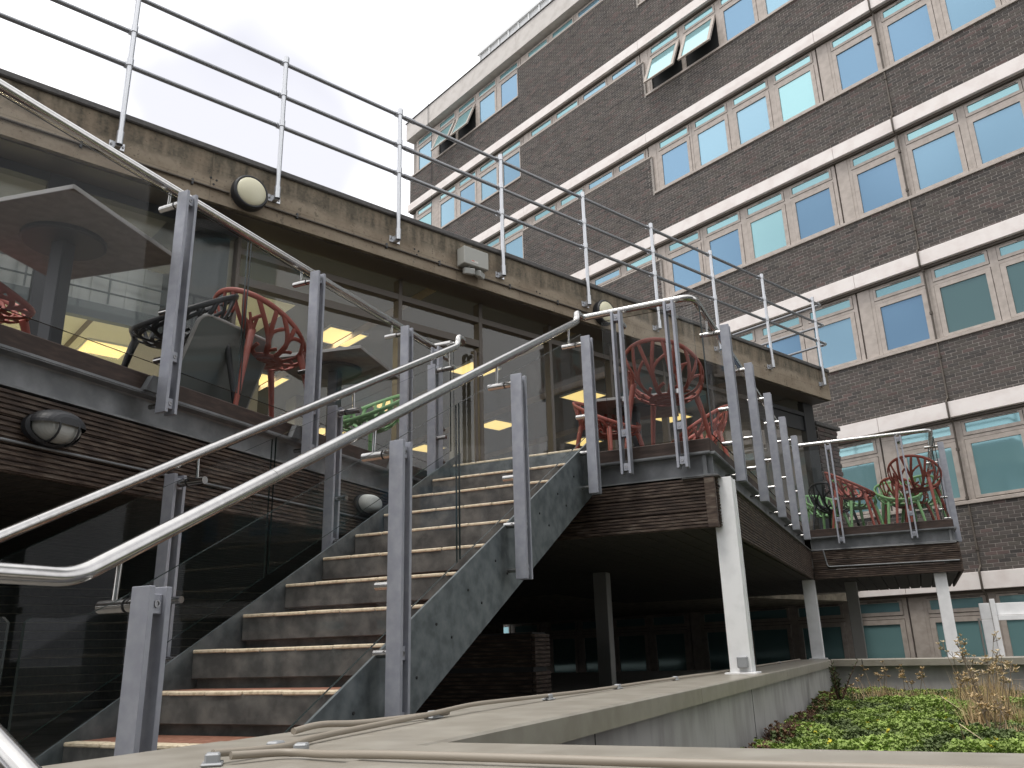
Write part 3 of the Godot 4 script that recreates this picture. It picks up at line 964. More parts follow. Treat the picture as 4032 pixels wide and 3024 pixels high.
func deck():
	var off := Vector3(X1, GY, ZC)
	var t = thing("raised_deck", "raised timber deck with steel channel edge and ribbed brown cladding", "deck", off)
	var P = [Vector3(-0.6, 0, ZD), Vector3(X1, 0, ZD), Vector3(X1, 0, ZC), Vector3(X2, 0, ZC), Vector3(X2, 0, ZE), Vector3(14.2, 0, ZE)]
	deck_run(t, off, P[0], P[1] - Vector3(0.03, 0, 0), Vector3(0, 0, 1), 1)
	deck_run(t, off, P[1] + Vector3(0, 0, 0.03), P[2], Vector3(-1, 0, 0), 2)
	deck_run(t, off, P[2], P[3] - Vector3(0.03, 0, 0), Vector3(0, 0, 1), 3)
	deck_run(t, off, P[3] + Vector3(0, 0, 0.03), P[4], Vector3(-1, 0, 0), 4)
	deck_run(t, off, P[4], P[5], Vector3(0, 0, 1), 5)
	var b = mb(off)
	b.span(Vector3(-0.6, 1.30, -9.2), Vector3(X1 + 0.2, 1.355, ZD - 0.2))
	b.span(Vector3(X1 + 0.2, 1.30, -9.2), Vector3(X2 + 0.2, 1.355, ZC - 0.2))
	b.span(Vector3(X2 + 0.2, 1.30, -6.0), Vector3(14.2, 1.355, ZE - 0.2))
	part("deck_floor", b, M.deckboard, t)
	# boarded underside
	var boards = 0
	for q in [[-0.6, X1 + 0.02, -9.0, ZD - 0.03], [X1 + 0.02, X2 + 0.02, -9.0, ZC - 0.03], [X2 + 0.02, 14.2, -4.5, ZE - 0.03]]:
		var z = q[2]
		while z < q[3] - 0.01:
			var e = min(z + 0.142, q[3])
			b = mb(off)
			b.span(Vector3(q[0], 0.756, z + 0.004), Vector3(q[1] - 0.005, 0.776, e - 0.004))
			part("soffit_board", b, M.soffit, t)
			boards += 1
			z = e + 0.002
	b = mb(off)
	b.span(Vector3(-0.6, 0.78, -9.0), Vector3(X1, 0.80, ZD - 0.06)); b.span(Vector3(X1, 0.78, -9.0), Vector3(X2, 0.80, ZC - 0.06)); b.span(Vector3(X2, 0.78, -4.5), Vector3(14.2, 0.80, ZE - 0.06))
	part("soffit_backing", b, M.soffit, t)
	# corner post of the cladding, conduit on the far face, flashing at the corner
	b = mb(off)
	b.cbox(Vector3(X1 - 0.03, 0.915, ZC - 0.02), Vector3(0.035, 0.335, 0.07), 0.004)
	part("corner_batten", b, M.timber2, t)
	b = mb(off)
	b.prism([Vector2(-0.05, 1.088), Vector2(0.045, 1.084), Vector2(0.045, 1.092), Vector2(-0.05, 1.096)], Vector3(X1, 0, ZC - 0.2), Vector3(-1, 0, 0), Vector3.UP, Vector3(0, 0, 0.25))
	b.prism([Vector2(-0.05, 1.088), Vector2(0.05, 1.084), Vector2(0.05, 1.092), Vector2(-0.05, 1.096)], Vector3(X1 - 0.05, 0, ZC), Vector3(0, 0, 1), Vector3.UP, Vector3(5.4, 0, 0))
	part("corner_flashing", b, M.felt, t)
	b = mb(off)
	var cz := -0.93
	b.tube(bend([Vector3(X2 - 0.035, 1.10, cz), Vector3(X2 - 0.035, 0.895, cz + 0.03), Vector3(X2 - 0.035, 0.88, ZE)], 0.03), 0.009, 8)
	b.tube([Vector3(X2 - 0.035, 1.10, cz), Vector3(X2 - 0.035, 1.085, ZE)], 0.006, 6)
	part("cable_conduit", b, M.channel, t)
	b = mb(off)
	b.tube([Vector3(-0.6, 0.875, ZD + 0.032), Vector3(X1 - 0.1, 0.875, ZD + 0.032)], 0.007, 6)
	part("cable_conduit", b, M.channel, t)
	# bracket stubs that carry the balustrade posts
	for x in [1.75, 2.83, 3.92, 4.99]:
		b = mb(off)
		b.prism([Vector2(0, 1.262), Vector2(0.085, 1.262), Vector2(0.085, 1.345), Vector2(0.04, 1.345)], Vector3(x - 0.075, 0, ZD + 0.045), Vector3(1, 0, 0), Vector3.UP, Vector3(0, 0, -0.06))
		part("post_bracket", b, M.channel, t)

# ------------------------------------------------------------------ stairs
func stairs():
	var off := Vector3(NX, GY, (ZL + ZR) / 2)
	var t = thing("staircase", "galvanised steel staircase with concrete steps and cream nosing tiles", "staircase", off)
	var sl := RI / GO
	for side in [[ZR + 0.006, 0.012, 0.010], [ZL - 0.012, 0.012, 0.05]]:
		var up = side[2]
		var b = mb(off)
		b.prism([Vector2(2.06, -0.44), Vector2(2.79, -0.44), Vector2(5.56, nose(5.56) - 0.385), Vector2(5.56, nose(5.56) + up)], Vector3(0, 0, side[0]), Vector3.RIGHT, Vector3.UP, Vector3(0, 0, side[1]))
		var s = part("stringer", b, M.galv, t)
		# bolts through the plate, two rows
		for k in 9:
			for r in 2:
				var x = 2.75 + k * 0.305 + r * 0.14
				if x > 5.3: continue
				var y = nose(x) - 0.12 - r * 0.13
				if y < -0.4: continue
				b = mb(off)
				b.lathe([Vector2(0.0, 0.004), Vector2(0.006, 0.004), Vector2(0.007, 0.0)], Vector3(x, y, side[0] + side[1] + 0.0005), Vector3(0, 0, 1), 8)
				part("plate_hole", b, M.black, s)
	rng.seed = 8
	for k in 11:
		var x = NX + GO * k
		var y = NY + RI * k
		var b = mb(off)
		b.cbox(Vector3(x + 0.165, y - 0.068, (ZL + ZR) / 2), Vector3(0.33, 0.112, ZR - ZL - 0.004), 0.004)
		var tr = part("tread", b, M.step_concrete, t)
		b = mb(off)
		b.span(Vector3(x + 0.038, y - RI - 0.01, ZL + 0.004), Vector3(x + 0.10, y - 0.125, ZR - 0.004))
		part("riser", b, M.step_concrete, tr)
		b = mb(off)
		b.span(Vector3(x + 0.062, y - 0.013, ZL + 0.004), Vector3(x + 0.33, y - 0.002, ZR - 0.004))
		part("tile_surface", b, M.red_tile, tr)
		var z = ZL + 0.004
		while z < ZR - 0.02:
			var e = min(z + 0.193, ZR - 0.004)
			b = mb(off)
			b.cbox(Vector3(x + 0.026 + rng.randf_range(-0.002, 0.002), y - 0.008 + rng.randf_range(-0.001, 0.001), (z + e) / 2), Vector3(0.062, 0.016, e - z - 0.004), 0.004)
			part("nosing_tile", b, M.cream_tile, tr)
			z = e
	var lb = mb(off)
	lb.span(Vector3(X1 - 0.2, 1.05, ZL - 0.02), Vector3(X1 - 0.03, 1.335, ZR + 0.02))
	part("landing_plate", lb, M.galv, t)

# ------------------------------------------------------------------ balustrades
func post(t, off, o: Vector3, al: Vector3, out: Vector3, y0, y1, rail_y = -1.0, mid = 0.55):
	var b = mb(off)
	for s in [0.009, 0.066]:
		b.cbox(o + al * s + out * 0.034 + Vector3.UP * (y0 + y1) / 2, (al.abs() * 0.018 + out.abs() * 0.068 + Vector3.UP * (y1 - y0)), 0.0015)
	var p = part("post", b, M.post, t)
	for y in [y1 - 0.045, y0 + 0.29, y0 + 0.05]:
		var ce = o + al * 0.0375 + out * 0.030 + Vector3.UP * y
		b = mb(off)
		b.cbox(ce, al.abs() * 0.039 + out.abs() * 0.05 + Vector3.UP * 0.052, 0.002)
		part("spacer_block", b, M.post, p)
		b = mb(off)
		b.lathe([Vector2(0.0, 0.001), Vector2(0.006, 0.001), Vector2(0.0065, 0.004), Vector2(0.010, 0.004), Vector2(0.011, 0.0)], ce + out * 0.025, out, 10)
		part("bolt", b, M.bolt, p)
	# stand-offs to the glass
	var top = o + al * 0.0375 + Vector3.UP * (y1 - 0.045)
	b = mb(off)
	b.tube([top + out * 0.01, top - out * 0.155], 0.0185, 14)
	var so = part("standoff", b, M.stainless, p)
	b = mb(off)
	b.tube([top - out * 0.048, top - out * 0.054], 0.0205, 14)
	part("gasket", b, M.rubber, so)
	for y in [y0 + mid, y0 + 0.29]:
		var c = o + al * 0.0375 + Vector3.UP * y
		b = mb(off)
		b.tube([c + out * 0.01, c - out * 0.075], 0.0165, 12)
		part("standoff", b, M.stainless, p)
	for y in [y0 + 0.05]:
		var c = o + al * 0.0375 + Vector3.UP * y
		b = mb(off)
		b.tube([c + out * 0.01, c - out * 0.08], 0.012, 10)
		part("fixing_stud", b, M.stainless, p)
	if rail_y > -0.9:
		var q = top - out * 0.105
		b = mb(off)
		b.tube([q, Vector3(q.x, rail_y - 0.01, q.z) - out * -0.006], 0.0085, 10)
		part("rail_bracket", b, M.stainless, p)
	return p

func glass(t, off, o: Vector3, al: Vector3, out: Vector3, poly: Array):
	var b = mb(off)
	var e = mb(off)
	var P = []
	for p in poly: P.push_back(o + al * p.x + Vector3.UP * p.y)
	var d = out * 0.005
	var idx = Geometry2D.triangulate_polygon(PackedVector2Array(poly))
	for i in range(0, idx.size(), 3):
		b.tri(P[idx[i]] + d, P[idx[i + 1]] + d, P[idx[i + 2]] + d)
	for i in P.size():
		var a = P[i]; var c = P[(i + 1) % P.size()]
		e.quad(a - d, c - d, c + d, a + d)
	var g = part("glass_panel", b, M.glass, t)
	part("glass_edge", e, M.glass_edge, g)

func tubepart(t, off, pts, r, called = "handrail", m = null):
	var b = mb(off)
	b.tube(pts, r, 20)
	return part(called, b, M.stainless if m == null else m, t)

func balustrades():
	var X := Vector3.RIGHT
	var Z := Vector3(0, 0, 1)
	var RY := 2.415
	var RR := 0.0255
	var sl := RI / GO
	# near side of the stairs
	var off := Vector3(2.0, GY, ZR)
	var t = thing("stair_balustrade", "glass balustrade with stainless handrail on the stair side facing the planter", "balustrade", off, 0, "glass balustrades of deck and stairs")
	var zi := -1.883
	var zr := zi - 0.092
	var zg := zi - 0.050
	var px = [1.642, 2.865, 4.086, 5.306]
	var py = [0.195, 0.855, 1.503, 2.146]
	for i in 4: post(t, off, Vector3(px[i], 0, zi), X, Z, py[i] - 1.135, py[i], 0.217 + (px[i] + 0.04 - 1.535) * sl)
	var ry = func(x): return 0.217 + (x - 1.535) * sl
	tubepart(t, off, bend([Vector3(-0.4, 0.205, zr), Vector3(1.535, 0.217, zr), Vector3(5.50, ry.call(5.50), zr), Vector3(5.515, RY + 0.015, zr), Vector3(5.612, RY, zr), Vector3(5.612, RY, zr + 0.16)], 0.06), RR)
	for x in [2.27, 4.05]: tubepart(t, off, [Vector3(x, ry.call(x), zr), Vector3(x + 0.004, ry.call(x + 0.004), zr)], RR + 0.0008, "rail_joint")
	glass(t, off, Vector3(0, 0, zg), X, Z, [Vector2(-0.4, -0.9), Vector2(1.345, -0.9), Vector2(1.345, 0.10), Vector2(1.33, 0.112), Vector2(-0.4, 0.112)])
	glass(t, off, Vector3(0, 0, zg), X, Z, [Vector2(1.385, -0.9), Vector2(2.28, -0.27), Vector2(3.535, nose(3.535) + 0.07), Vector2(3.535, ry.call(3.535) - 0.10), Vector2(1.64, 0.16), Vector2(1.56, 0.125), Vector2(1.49, 0.112), Vector2(1.40, 0.112), Vector2(1.385, 0.10)])
	for q in [[3.565, 5.46]]:
		var l = q[0]
		var r = q[1]
		glass(t, off, Vector3(0, 0, zg), X, Z, [Vector2(l, nose(l) + 0.07), Vector2(r, nose(r) + 0.07), Vector2(r, ry.call(r) - 0.10), Vector2(l, ry.call(l) - 0.10)])
	# far side of the stairs
	off = Vector3(2.0, GY, ZL)
	t = thing("stair_balustrade", "glass balustrade with stainless handrail on the stair side against the deck", "balustrade", off, 0, "glass balustrades of deck and stairs")
	zi = -3.082
	zr = zi + 0.092
	zg = zi + 0.050
	var ry2 = func(x): return 0.455 + (x - 1.997) * sl
	for i in 4: post(t, off, Vector3(px[i], 0, zi), X, -Z, py[i] - 1.135, py[i], ry2.call(px[i] + 0.04))
	tubepart(t, off, bend([Vector3(0.6, ry2.call(1.5), zr), Vector3(1.5, ry2.call(1.5), zr), Vector3(5.50, ry2.call(5.50), zr), Vector3(5.515, RY + 0.015, zr), Vector3(5.64, RY, zr), Vector3(5.64, RY, -3.15)], 0.06), RR)
	for x in [2.13]: tubepart(t, off, [Vector3(x, ry2.call(x), zr), Vector3(x + 0.004, ry2.call(x + 0.004), zr)], RR + 0.0008, "rail_joint")
	for q in [[1.4, 3.465], [3.495, 5.46]]:
		var l = q[0]
		var r = q[1]
		glass(t, off, Vector3(0, 0, zg), X, Z, [Vector2(l, nose(l) + 0.10), Vector2(r, nose(r) + 0.10), Vector2(r, ry2.call(r) - 0.10), Vector2(l, ry2.call(l) - 0.10)])
	# deck edge behind the stairs
	off = Vector3(3.0, DK, ZD)
	t = thing("deck_balustrade", "glass balustrade in front of the grey table and dark chair", "balustrade", off, 0, "glass balustrades of deck and stairs")
	zi = -3.176
	for x in [1.60, 2.79, 3.885, 4.955]: post(t, off, Vector3(x, 0, zi), X, Z, 1.145, 2.35, RY)
	tubepart(t, off, bend([Vector3(-0.5, RY, zi - 0.09), Vector3(5.60, RY, zi - 0.09), Vector3(5.60, RY, -3.10)], 0.02, 3), RR)
	for q in [[-0.5, 1.05], [1.075, 3.375], [3.40, 5.54]]:
		glass(t, off, Vector3(0, 0, zi - 0.05), X, Z, [Vector2(q[0], 1.41), Vector2(q[1], 1.41), Vector2(q[1], 2.345), Vector2(q[0], 2.345)])
	post(t, off, Vector3(5.515, 0, -3.205), Z, -X, 1.145, 2.35, RY)
	glass(t, off, Vector3(5.565, 0, 0), Z, X, [Vector2(-3.20, 1.41), Vector2(-3.06, 1.41), Vector2(-3.06, 2.345), Vector2(-3.20, 2.345)])
	# landing edge and planter side
	off = Vector3(X1, DK, ZC)
	t = thing("deck_balustrade", "glass balustrade at the landing in front of the large red chair", "balustrade", off, 0, "glass balustrades of deck and stairs")
	var xi := 5.515
	for z in [-1.695, -1.303]: post(t, off, Vector3(xi, 0, z), Z, -X, 1.146, 2.35, RY)
	tubepart(t, off, bend([Vector3(xi + 0.095, RY, -1.82), Vector3(xi + 0.095, RY, -1.118), Vector3(X2 + 0.02, RY, -1.118)], 0.10), RR)
	glass(t, off, Vector3(xi + 0.05, 0, 0), Z, X, [Vector2(-1.80, 1.36), Vector2(-1.125, 1.36), Vector2(-1.125, 2.335), Vector2(-1.79, 2.335), Vector2(-1.80, 2.325)])
	zi = -1.026
	for x in [6.04, 7.05, 8.06, 9.05, 10.0]: post(t, off, Vector3(x, 0, zi), X, Z, 1.125, 2.325, RY)
	for q in [[5.60, 6.55], [6.575, 7.54], [7.565, 8.54], [8.565, 9.52], [9.545, 10.9]]:
		glass(t, off, Vector3(0, 0, zi - 0.05), X, Z, [Vector2(q[0], 1.38), Vector2(q[1], 1.38), Vector2(q[1], 2.335), Vector2(q[0], 2.335)])
	# far stepped part
	off = Vector3(X2, DK, ZE)
	t = thing("deck_balustrade", "glass balustrade in front of the far red and green chairs", "balustrade", off, 0, "glass balustrades of deck and stairs")
	xi = X2 - 0.075
	for z in [-0.733, 0.075]: post(t, off, Vector3(xi, 0, z), Z, -X, 1.155, 2.39, RY)
	tubepart(t, off, bend([Vector3(xi + 0.10, RY + 0.03, -1.10), Vector3(xi + 0.10, RY + 0.03, 0.49), Vector3(14.0, RY + 0.03, 0.49)], 0.09), RR)
	glass(t, off, Vector3(xi + 0.05, 0, 0), Z, X, [Vector2(-1.06, 1.40), Vector2(-0.34, 1.40), Vector2(-0.34, 2.36), Vector2(-1.06, 2.36)])
	glass(t, off, Vector3(xi + 0.05, 0, 0), Z, X, [Vector2(-0.315, 1.40), Vector2(0.47, 1.40), Vector2(0.47, 2.36), Vector2(-0.315, 2.36)])
	for x in [11.5, 12.6]: post(t, off, Vector3(x, 0, 0.553), X, Z, 1.13, 2.365, RY)
	for q in [[11.13, 12.0], [12.02, 13.1]]:
		glass(t, off, Vector3(0, 0, 0.503), X, Z, [Vector2(q[0], 1.38), Vector2(q[1], 1.38), Vector2(q[1], 2.36), Vector2(q[0], 2.36)])
	# short rail end close to the wall the photograph was taken over
	var ra = cam.basis * Vector3(-110 - 2016, -(2830 - 1512), -3292)
	var rb = cam.basis * Vector3(110 - 2016, -(3070 - 1512), -3292)
	var d0 = ra.normalized() * 1.9
	var d1 = rb.normalized() * 1.75
	var dd = (d1 - d0)
	var ho = d1 + dd * 2.2
	t = thing("handrail_end", "stainless handrail end dropping past the coping at the foot of the stairs", "handrail", ho)
	tubepart(t, ho, bend([d0 - dd * 3.0, d0 - dd, d1 + dd * 2.2], 0.05), 0.0255)
	tubepart(t, ho, [d1 + dd * 2.2, Vector3(ho.x, GY, ho.z)], 0.02, "rail_leg")

# ------------------------------------------------------------------ columns
func columns():
	var q = [[5.63, ZC + 0.045, -0.165, 1.085, "white steel column with a grey junction box standing on the coping", 0.135], [11.12, ZC - 0.06, -0.17, 0.756, "white steel column at the inner corner of the deck", 0.14], [11.15, 0.31, -0.19, 0.756, "white steel column under the far end of the deck", 0.13]]
	for c in q:
		var o := Vector3(c[0], c[2], c[1])
		var t = thing("steel_column", c[4], "column", o, 0, "white columns under the deck")
		var w: float = c[5]
		var b = mb(o)
		# H section: two flanges and a web, flange towards the landing
		b.cbox(Vector3(o.x, (c[2] + c[3]) / 2, o.z), Vector3(0.012, c[3] - c[2], w), 0.002)
		b.cbox(Vector3(o.x + 0.13, (c[2] + c[3]) / 2, o.z), Vector3(0.012, c[3] - c[2], w), 0.002)
		b.span(Vector3(o.x + 0.006, c[2], o.z + w * 0.5 - 0.014), Vector3(o.x + 0.124, c[3], o.z + w * 0.5 - 0.006))
		part("shaft", b, M.white_steel, t)
		b = mb(o)
		b.cbox(o + Vector3(0.06, 0.004, 0), Vector3(0.2, 0.012, w + 0.06), 0.002)
		part("base_plate", b, M.white_steel, t)
		if c[0] < 6:
			b = mb(o)
			b.cbox(o + Vector3(-0.028, 0.07, 0.02), Vector3(0.04, 0.07, 0.065), 0.005)
			var j = part("junction_box", b, M.clip, t)
			for e in [[-0.024, -0.024], [0.024, -0.024], [-0.024, 0.024], [0.024, 0.024]]:
				b = mb(o)
				b.lathe([Vector2(0.0, 0.002), Vector2(0.003, 0.002), Vector2(0.003, 0)], o + Vector3(-0.048, 0.07 + e[0], 0.02 + e[1]), Vector3(-1, 0, 0), 6)
				part("screw", b, M.bolt, j)
			b = mb(o)
			b.lathe([Vector2(0.0, 0.006), Vector2(0.010, 0.006), Vector2(0.010, 0)], o + Vector3(-0.006, 1.19, -0.02), Vector3(-1, 0, 0), 6)
			part("bolt_head", b, M.steel_dark, t)
	for c in [[8.3, -2.86, "dark grey steel column standing in the shade behind the white columns"], [11.9, -0.72, "dull grey steel column beside the far teal windows"]]:
		var o := Vector3(c[0], -0.44, c[1])
		var t = thing("shaded_column", c[2], "column", o, 0, "grey columns in the shade under the deck")
		var b = mb(o)
		b.cbox(o + Vector3(0, 0.598, 0), Vector3(0.14, 1.19, 0.14), 0.005)
		part("shaft", b, M.grey_steel, t)
		b = mb(o)
		b.cbox(o + Vector3(0, 0.01, 0), Vector3(0.24, 0.02, 0.24), 0.003)
		part("base_plate", b, M.grey_steel, t)

# ------------------------------------------------------------------ furniture
func rimpt(f): return Vector3(0.30 * sin(f), 0.64 - 0.17 * cos(f), -0.015 + 0.285 * cos(f))
func shell(f, k):
	var c := Vector3(0, 0.425, 0.03)
	var kk := c + Vector3(0.285 * sin(f), -0.012, 0.25 * cos(f) - 0.02)
	var r = rimpt(f)
	return c * (1 - k) * (1 - k) + kk * 2 * k * (1 - k) + r * k * k
func shelln(f, k):
	var a = shell(f, k + 0.02) - shell(f, k - 0.02)
	var b = shell(f + 0.02, k) - shell(f - 0.02, k)
	return a.cross(b).normalized()

func chair_meshes():
	var b = mb()
	var pts = []; var nn = []
	for i in 49:
		var f = TAU * i / 48
		pts.push_back(rimpt(f)); nn.push_back(shelln(f, 0.98))
	b.ribbon(pts, nn, 0.034, 0.016)
	rng.seed = 3
	# branching ribs: trunks from the seat that fork towards the rim, with cross branches
	var runs = []
	var trunks = 11
	for j in trunks:
		var f = TAU * (j + 0.5) / trunks + rng.randf_range(-0.07, 0.07)
		var fork = rng.randf_range(0.42, 0.55)
		runs.push_back([[f * 1.0, 0.12], [f + 0.04, fork], 0.026])
		runs.push_back([[f + 0.04, fork - 0.02], [f + rng.randf_range(0.16, 0.26), 0.99], 0.021])
		runs.push_back([[f + 0.04, fork - 0.02], [f - rng.randf_range(0.10, 0.22), 0.99], 0.021])
		var f2 = f + rng.randf_range(0.28, 0.40)
		runs.push_back([[f + 0.10, fork + 0.16], [f2 + 0.12, fork + 0.36], 0.017])
		runs.push_back([[f - 0.02, fork * 0.6], [f + 0.36, fork * 0.95], 0.018])
	for r in runs:
		pts = []; nn = []
		for i in 9:
			var s = i / 8.0
			var f = lerpf(r[0][0], r[1][0], s * s * (1.5 - 0.5 * s))
			var k = lerpf(r[0][1], r[1][1], s)
			pts.push_back(shell(f, k)); nn.push_back(shelln(f, k))
		b.ribbon(pts, nn, r[2] * 1.4, 0.012)
	# seat pad of joined ribs
	pts = []; nn = []
	for i in 25:
		pts.push_back(shell(TAU * i / 24, 0.22)); nn.push_back(shelln(TAU * i / 24, 0.22))
	b.ribbon(pts, nn, 0.05, 0.013)
	pts = []; nn = []
	for i in 25:
		pts.push_back(shell(TAU * i / 24, 0.10)); nn.push_back(Vector3.UP)
	b.ribbon(pts, nn, 0.06, 0.013)
	for i in 24: b.tri(shell(0, 0) - Vector3(0, 0.004, 0), shell(TAU * i / 24, 0.08) - Vector3(0, 0.004, 0), shell(TAU * (i + 1) / 24, 0.08) - Vector3(0, 0.004, 0))
	var legs = []
	for q in [[0.75, 0.66, 0.25, 0.25], [-0.75, 0.66, -0.25, 0.25], [2.35, 0.62, 0.235, -0.26], [-2.35, 0.62, -0.235, -0.26]]:
		var l = mb()
		var top = shell(q[0], q[1])
		var foot := Vector3(q[2], 0, q[3])
		var kn = top.lerp(foot, 0.2) + Vector3(q[2], 0, q[3]) * 0.05
		var path = []
		for i in 9:
			var s = i / 8.0
			path.push_back(top.lerp(kn, s).lerp(kn.lerp(foot, s), s))
		l.tube(path, 0.024, 10, true, 0.0145)
		for e in [0.16, -0.16, 0.0]:
			var tip = shell(q[0] + e, q[1] + 0.20 - absf(e) * 0.3)
			l.tube([path[1], path[0].lerp(tip, 0.4), tip], 0.015, 8, true, 0.009)
		legs.push_back(l.mesh())
	return [b.mesh(), legs]

func chair(ms, at, turn, m, label, tip = null):
	var t = thing("branch_chair", label, "chair", at, turn, "branch-patterned plastic chairs on the deck")
	if tip != null: t.basis = t.basis * tip
	part("seat_shell", ms[0], m, t)
	for l in ms[1]: part("leg", l, m, t)
	return t

func furniture():
	var ms = chair_meshes()
	var y := DK
	chair(ms, Vector3(5.98, y, -1.47), PI / 2 - 0.15, M.red, "large red chair seen from behind at the landing balustrade")
	chair(ms, Vector3(6.90, y, -2.23), -0.45, M.red, "red chair half hidden behind the top stair post")
	chair(ms, Vector3(7.75, y, -1.62), PI + 0.35, M.salmon, "salmon red chair low behind the large red chair")
	chair(ms, Vector3(11.75, y, -0.53), -0.12, M.red, "red chair in side view at the far balustrade")
	chair(ms, Vector3(11.48, y, 0.24), PI / 2 - 0.25, M.red, "red chair seen from behind at the far balustrade corner")
	chair(ms, Vector3(12.7, y - 0.0, 0.02), -PI / 2 + 0.2, M.green, "green chair facing out behind the far corner red chair")
	chair(ms, Vector3(13.3, y, -1.0), -PI / 2 + 0.7, M.green, "green chair close to the brick stub wall")
	chair(ms, Vector3(12.6, y, -0.55), 0.6, M.green, "green chair between the two far red chairs")
	chair(ms, Vector3(13.0, y, 0.28), PI / 2 + 0.3, M.green, "green chair at the outermost end of the far deck")
	chair(ms, Vector3(12.75, y, -0.85), 1.1, M.darkchair, "dark chair low among the green chairs")
	chair(ms, Vector3(12.9, y, 0.10), 0.9, M.red, "red chair behind the far green chairs")
	chair(ms, Vector3(2.52, y, -4.28), 0.55, M.salmon, "salmon red chair beside the square grey table")
	chair(ms, Vector3(3.40, y, -3.72), -1.75, M.darkchair, "dark grey chair beside the square grey table")
	chair(ms, Vector3(3.84, y, -3.50), PI / 2 - 0.35, M.red, "red chair seen from behind at the folded table top")
	chair(ms, Vector3(5.66, y, -3.90), -PI / 2 - 0.2, M.green, "green chair near the cafe door at the stair head")
	# square pedestal tables
	for q in [[2.55, -3.68, 0.19, "square grey pedestal table seen from below beside the dark chair", 0.80], [4.90, -3.72, 0.19, "square grey pedestal table by the cafe window near the stair head", 0.74], [7.15, -2.05, 0.19, "square brown-grey pedestal table beyond the large red chair", 0.74]]:
		var o := Vector3(q[0], y, q[1])
		var t = thing("pedestal_table", q[3], "table", o, q[2], "square pedestal tables on the deck")
		var s: float = q[4]
		var b = mb()
		b.cbox(Vector3(0, 0.735, 0), Vector3(s, 0.018, s), 0.003)
		part("tabletop", b, M.table_under, t)
		b = mb()
		for e in [[0, s / 2 + 0.002, s + 0.008, 0.006], [0, -s / 2 - 0.002, s + 0.008, 0.006], [s / 2 + 0.002, 0, 0.006, s], [-s / 2 - 0.002, 0, 0.006, s]]:
			b.cbox(Vector3(e[0], 0.736, e[1]), Vector3(e[2], 0.024, e[3]), 0.002)
		part("edge_trim", b, M.table_edge, t)
		b = mb()
		b.lathe([Vector2(0.0, 0.700), Vector2(0.19, 0.700), Vector2(0.20, 0.706), Vector2(0.20, 0.726), Vector2(0.0, 0.726)], Vector3.ZERO, Vector3.UP, 36)
		part("top_plate", b, M.steel_dark, t)
		b = mb()
		b.cbox(Vector3(0, 0.36, 0), Vector3(0.085, 0.70, 0.085), 0.008)
		part("pedestal", b, M.steel_dark, t)
		b = mb()
		b.lathe([Vector2(0.25, 0.0), Vector2(0.25, 0.012), Vector2(0.22, 0.02), Vector2(0.06, 0.028), Vector2(0.0, 0.028)], Vector3.ZERO, Vector3.UP, 32)
		part("foot_plate", b, M.steel_dark, t)
	# table top tipped up on edge
	var o := Vector3(3.28, y, -3.45)
	var f = thing("folded_table", "dark grey table top with rounded corners tipped up on edge", "folding table", o)
	var b = mb(o)
	var poly = []
	var w := 0.60
	var h := 0.56
	for c in [[w - 0.07, 0.07, -PI / 2], [w - 0.07, h - 0.07, 0.0], [0.07, h - 0.07, PI / 2], [0.07, 0.07, PI]]:
		for k in 5:
			var a = c[2] + PI / 2 * k / 4
			poly.push_back(Vector2(c[0] + 0.07 * cos(a), c[1] + 0.07 * sin(a)))
	var ay := Vector3(0.10, 0.94, 0.32).normalized()
	b.prism(poly, o + Vector3(-0.05, 0.02, -0.17), Vector3(1, 0, 0.0), ay, Vector3(0, 0.006, -0.017))
	part("tabletop", b, M.board_grey, f)
	b = mb(o)
	var loop = []
	for p in poly: loop.push_back(o + Vector3(-0.05, 0.02, -0.17) + Vector3(p.x, 0, 0) + ay * p.y + Vector3(0, 0.003, -0.008))
	b.tube(loop, 0.0115, 8, false, -1.0, true)
	part("edge_band", b, M.table_edge, f)
	b = mb(o)
	b.tube([o + Vector3(0.25, 0.30, -0.08), o + Vector3(0.25, 0.30, -0.2), o + Vector3(0.25, 0.02, -0.2)], 0.02, 10)
	b.cbox(o + Vector3(0.25, 0.012, -0.2), Vector3(0.5, 0.024, 0.06), 0.006)
	part("stand", b, M.steel_dark, f)

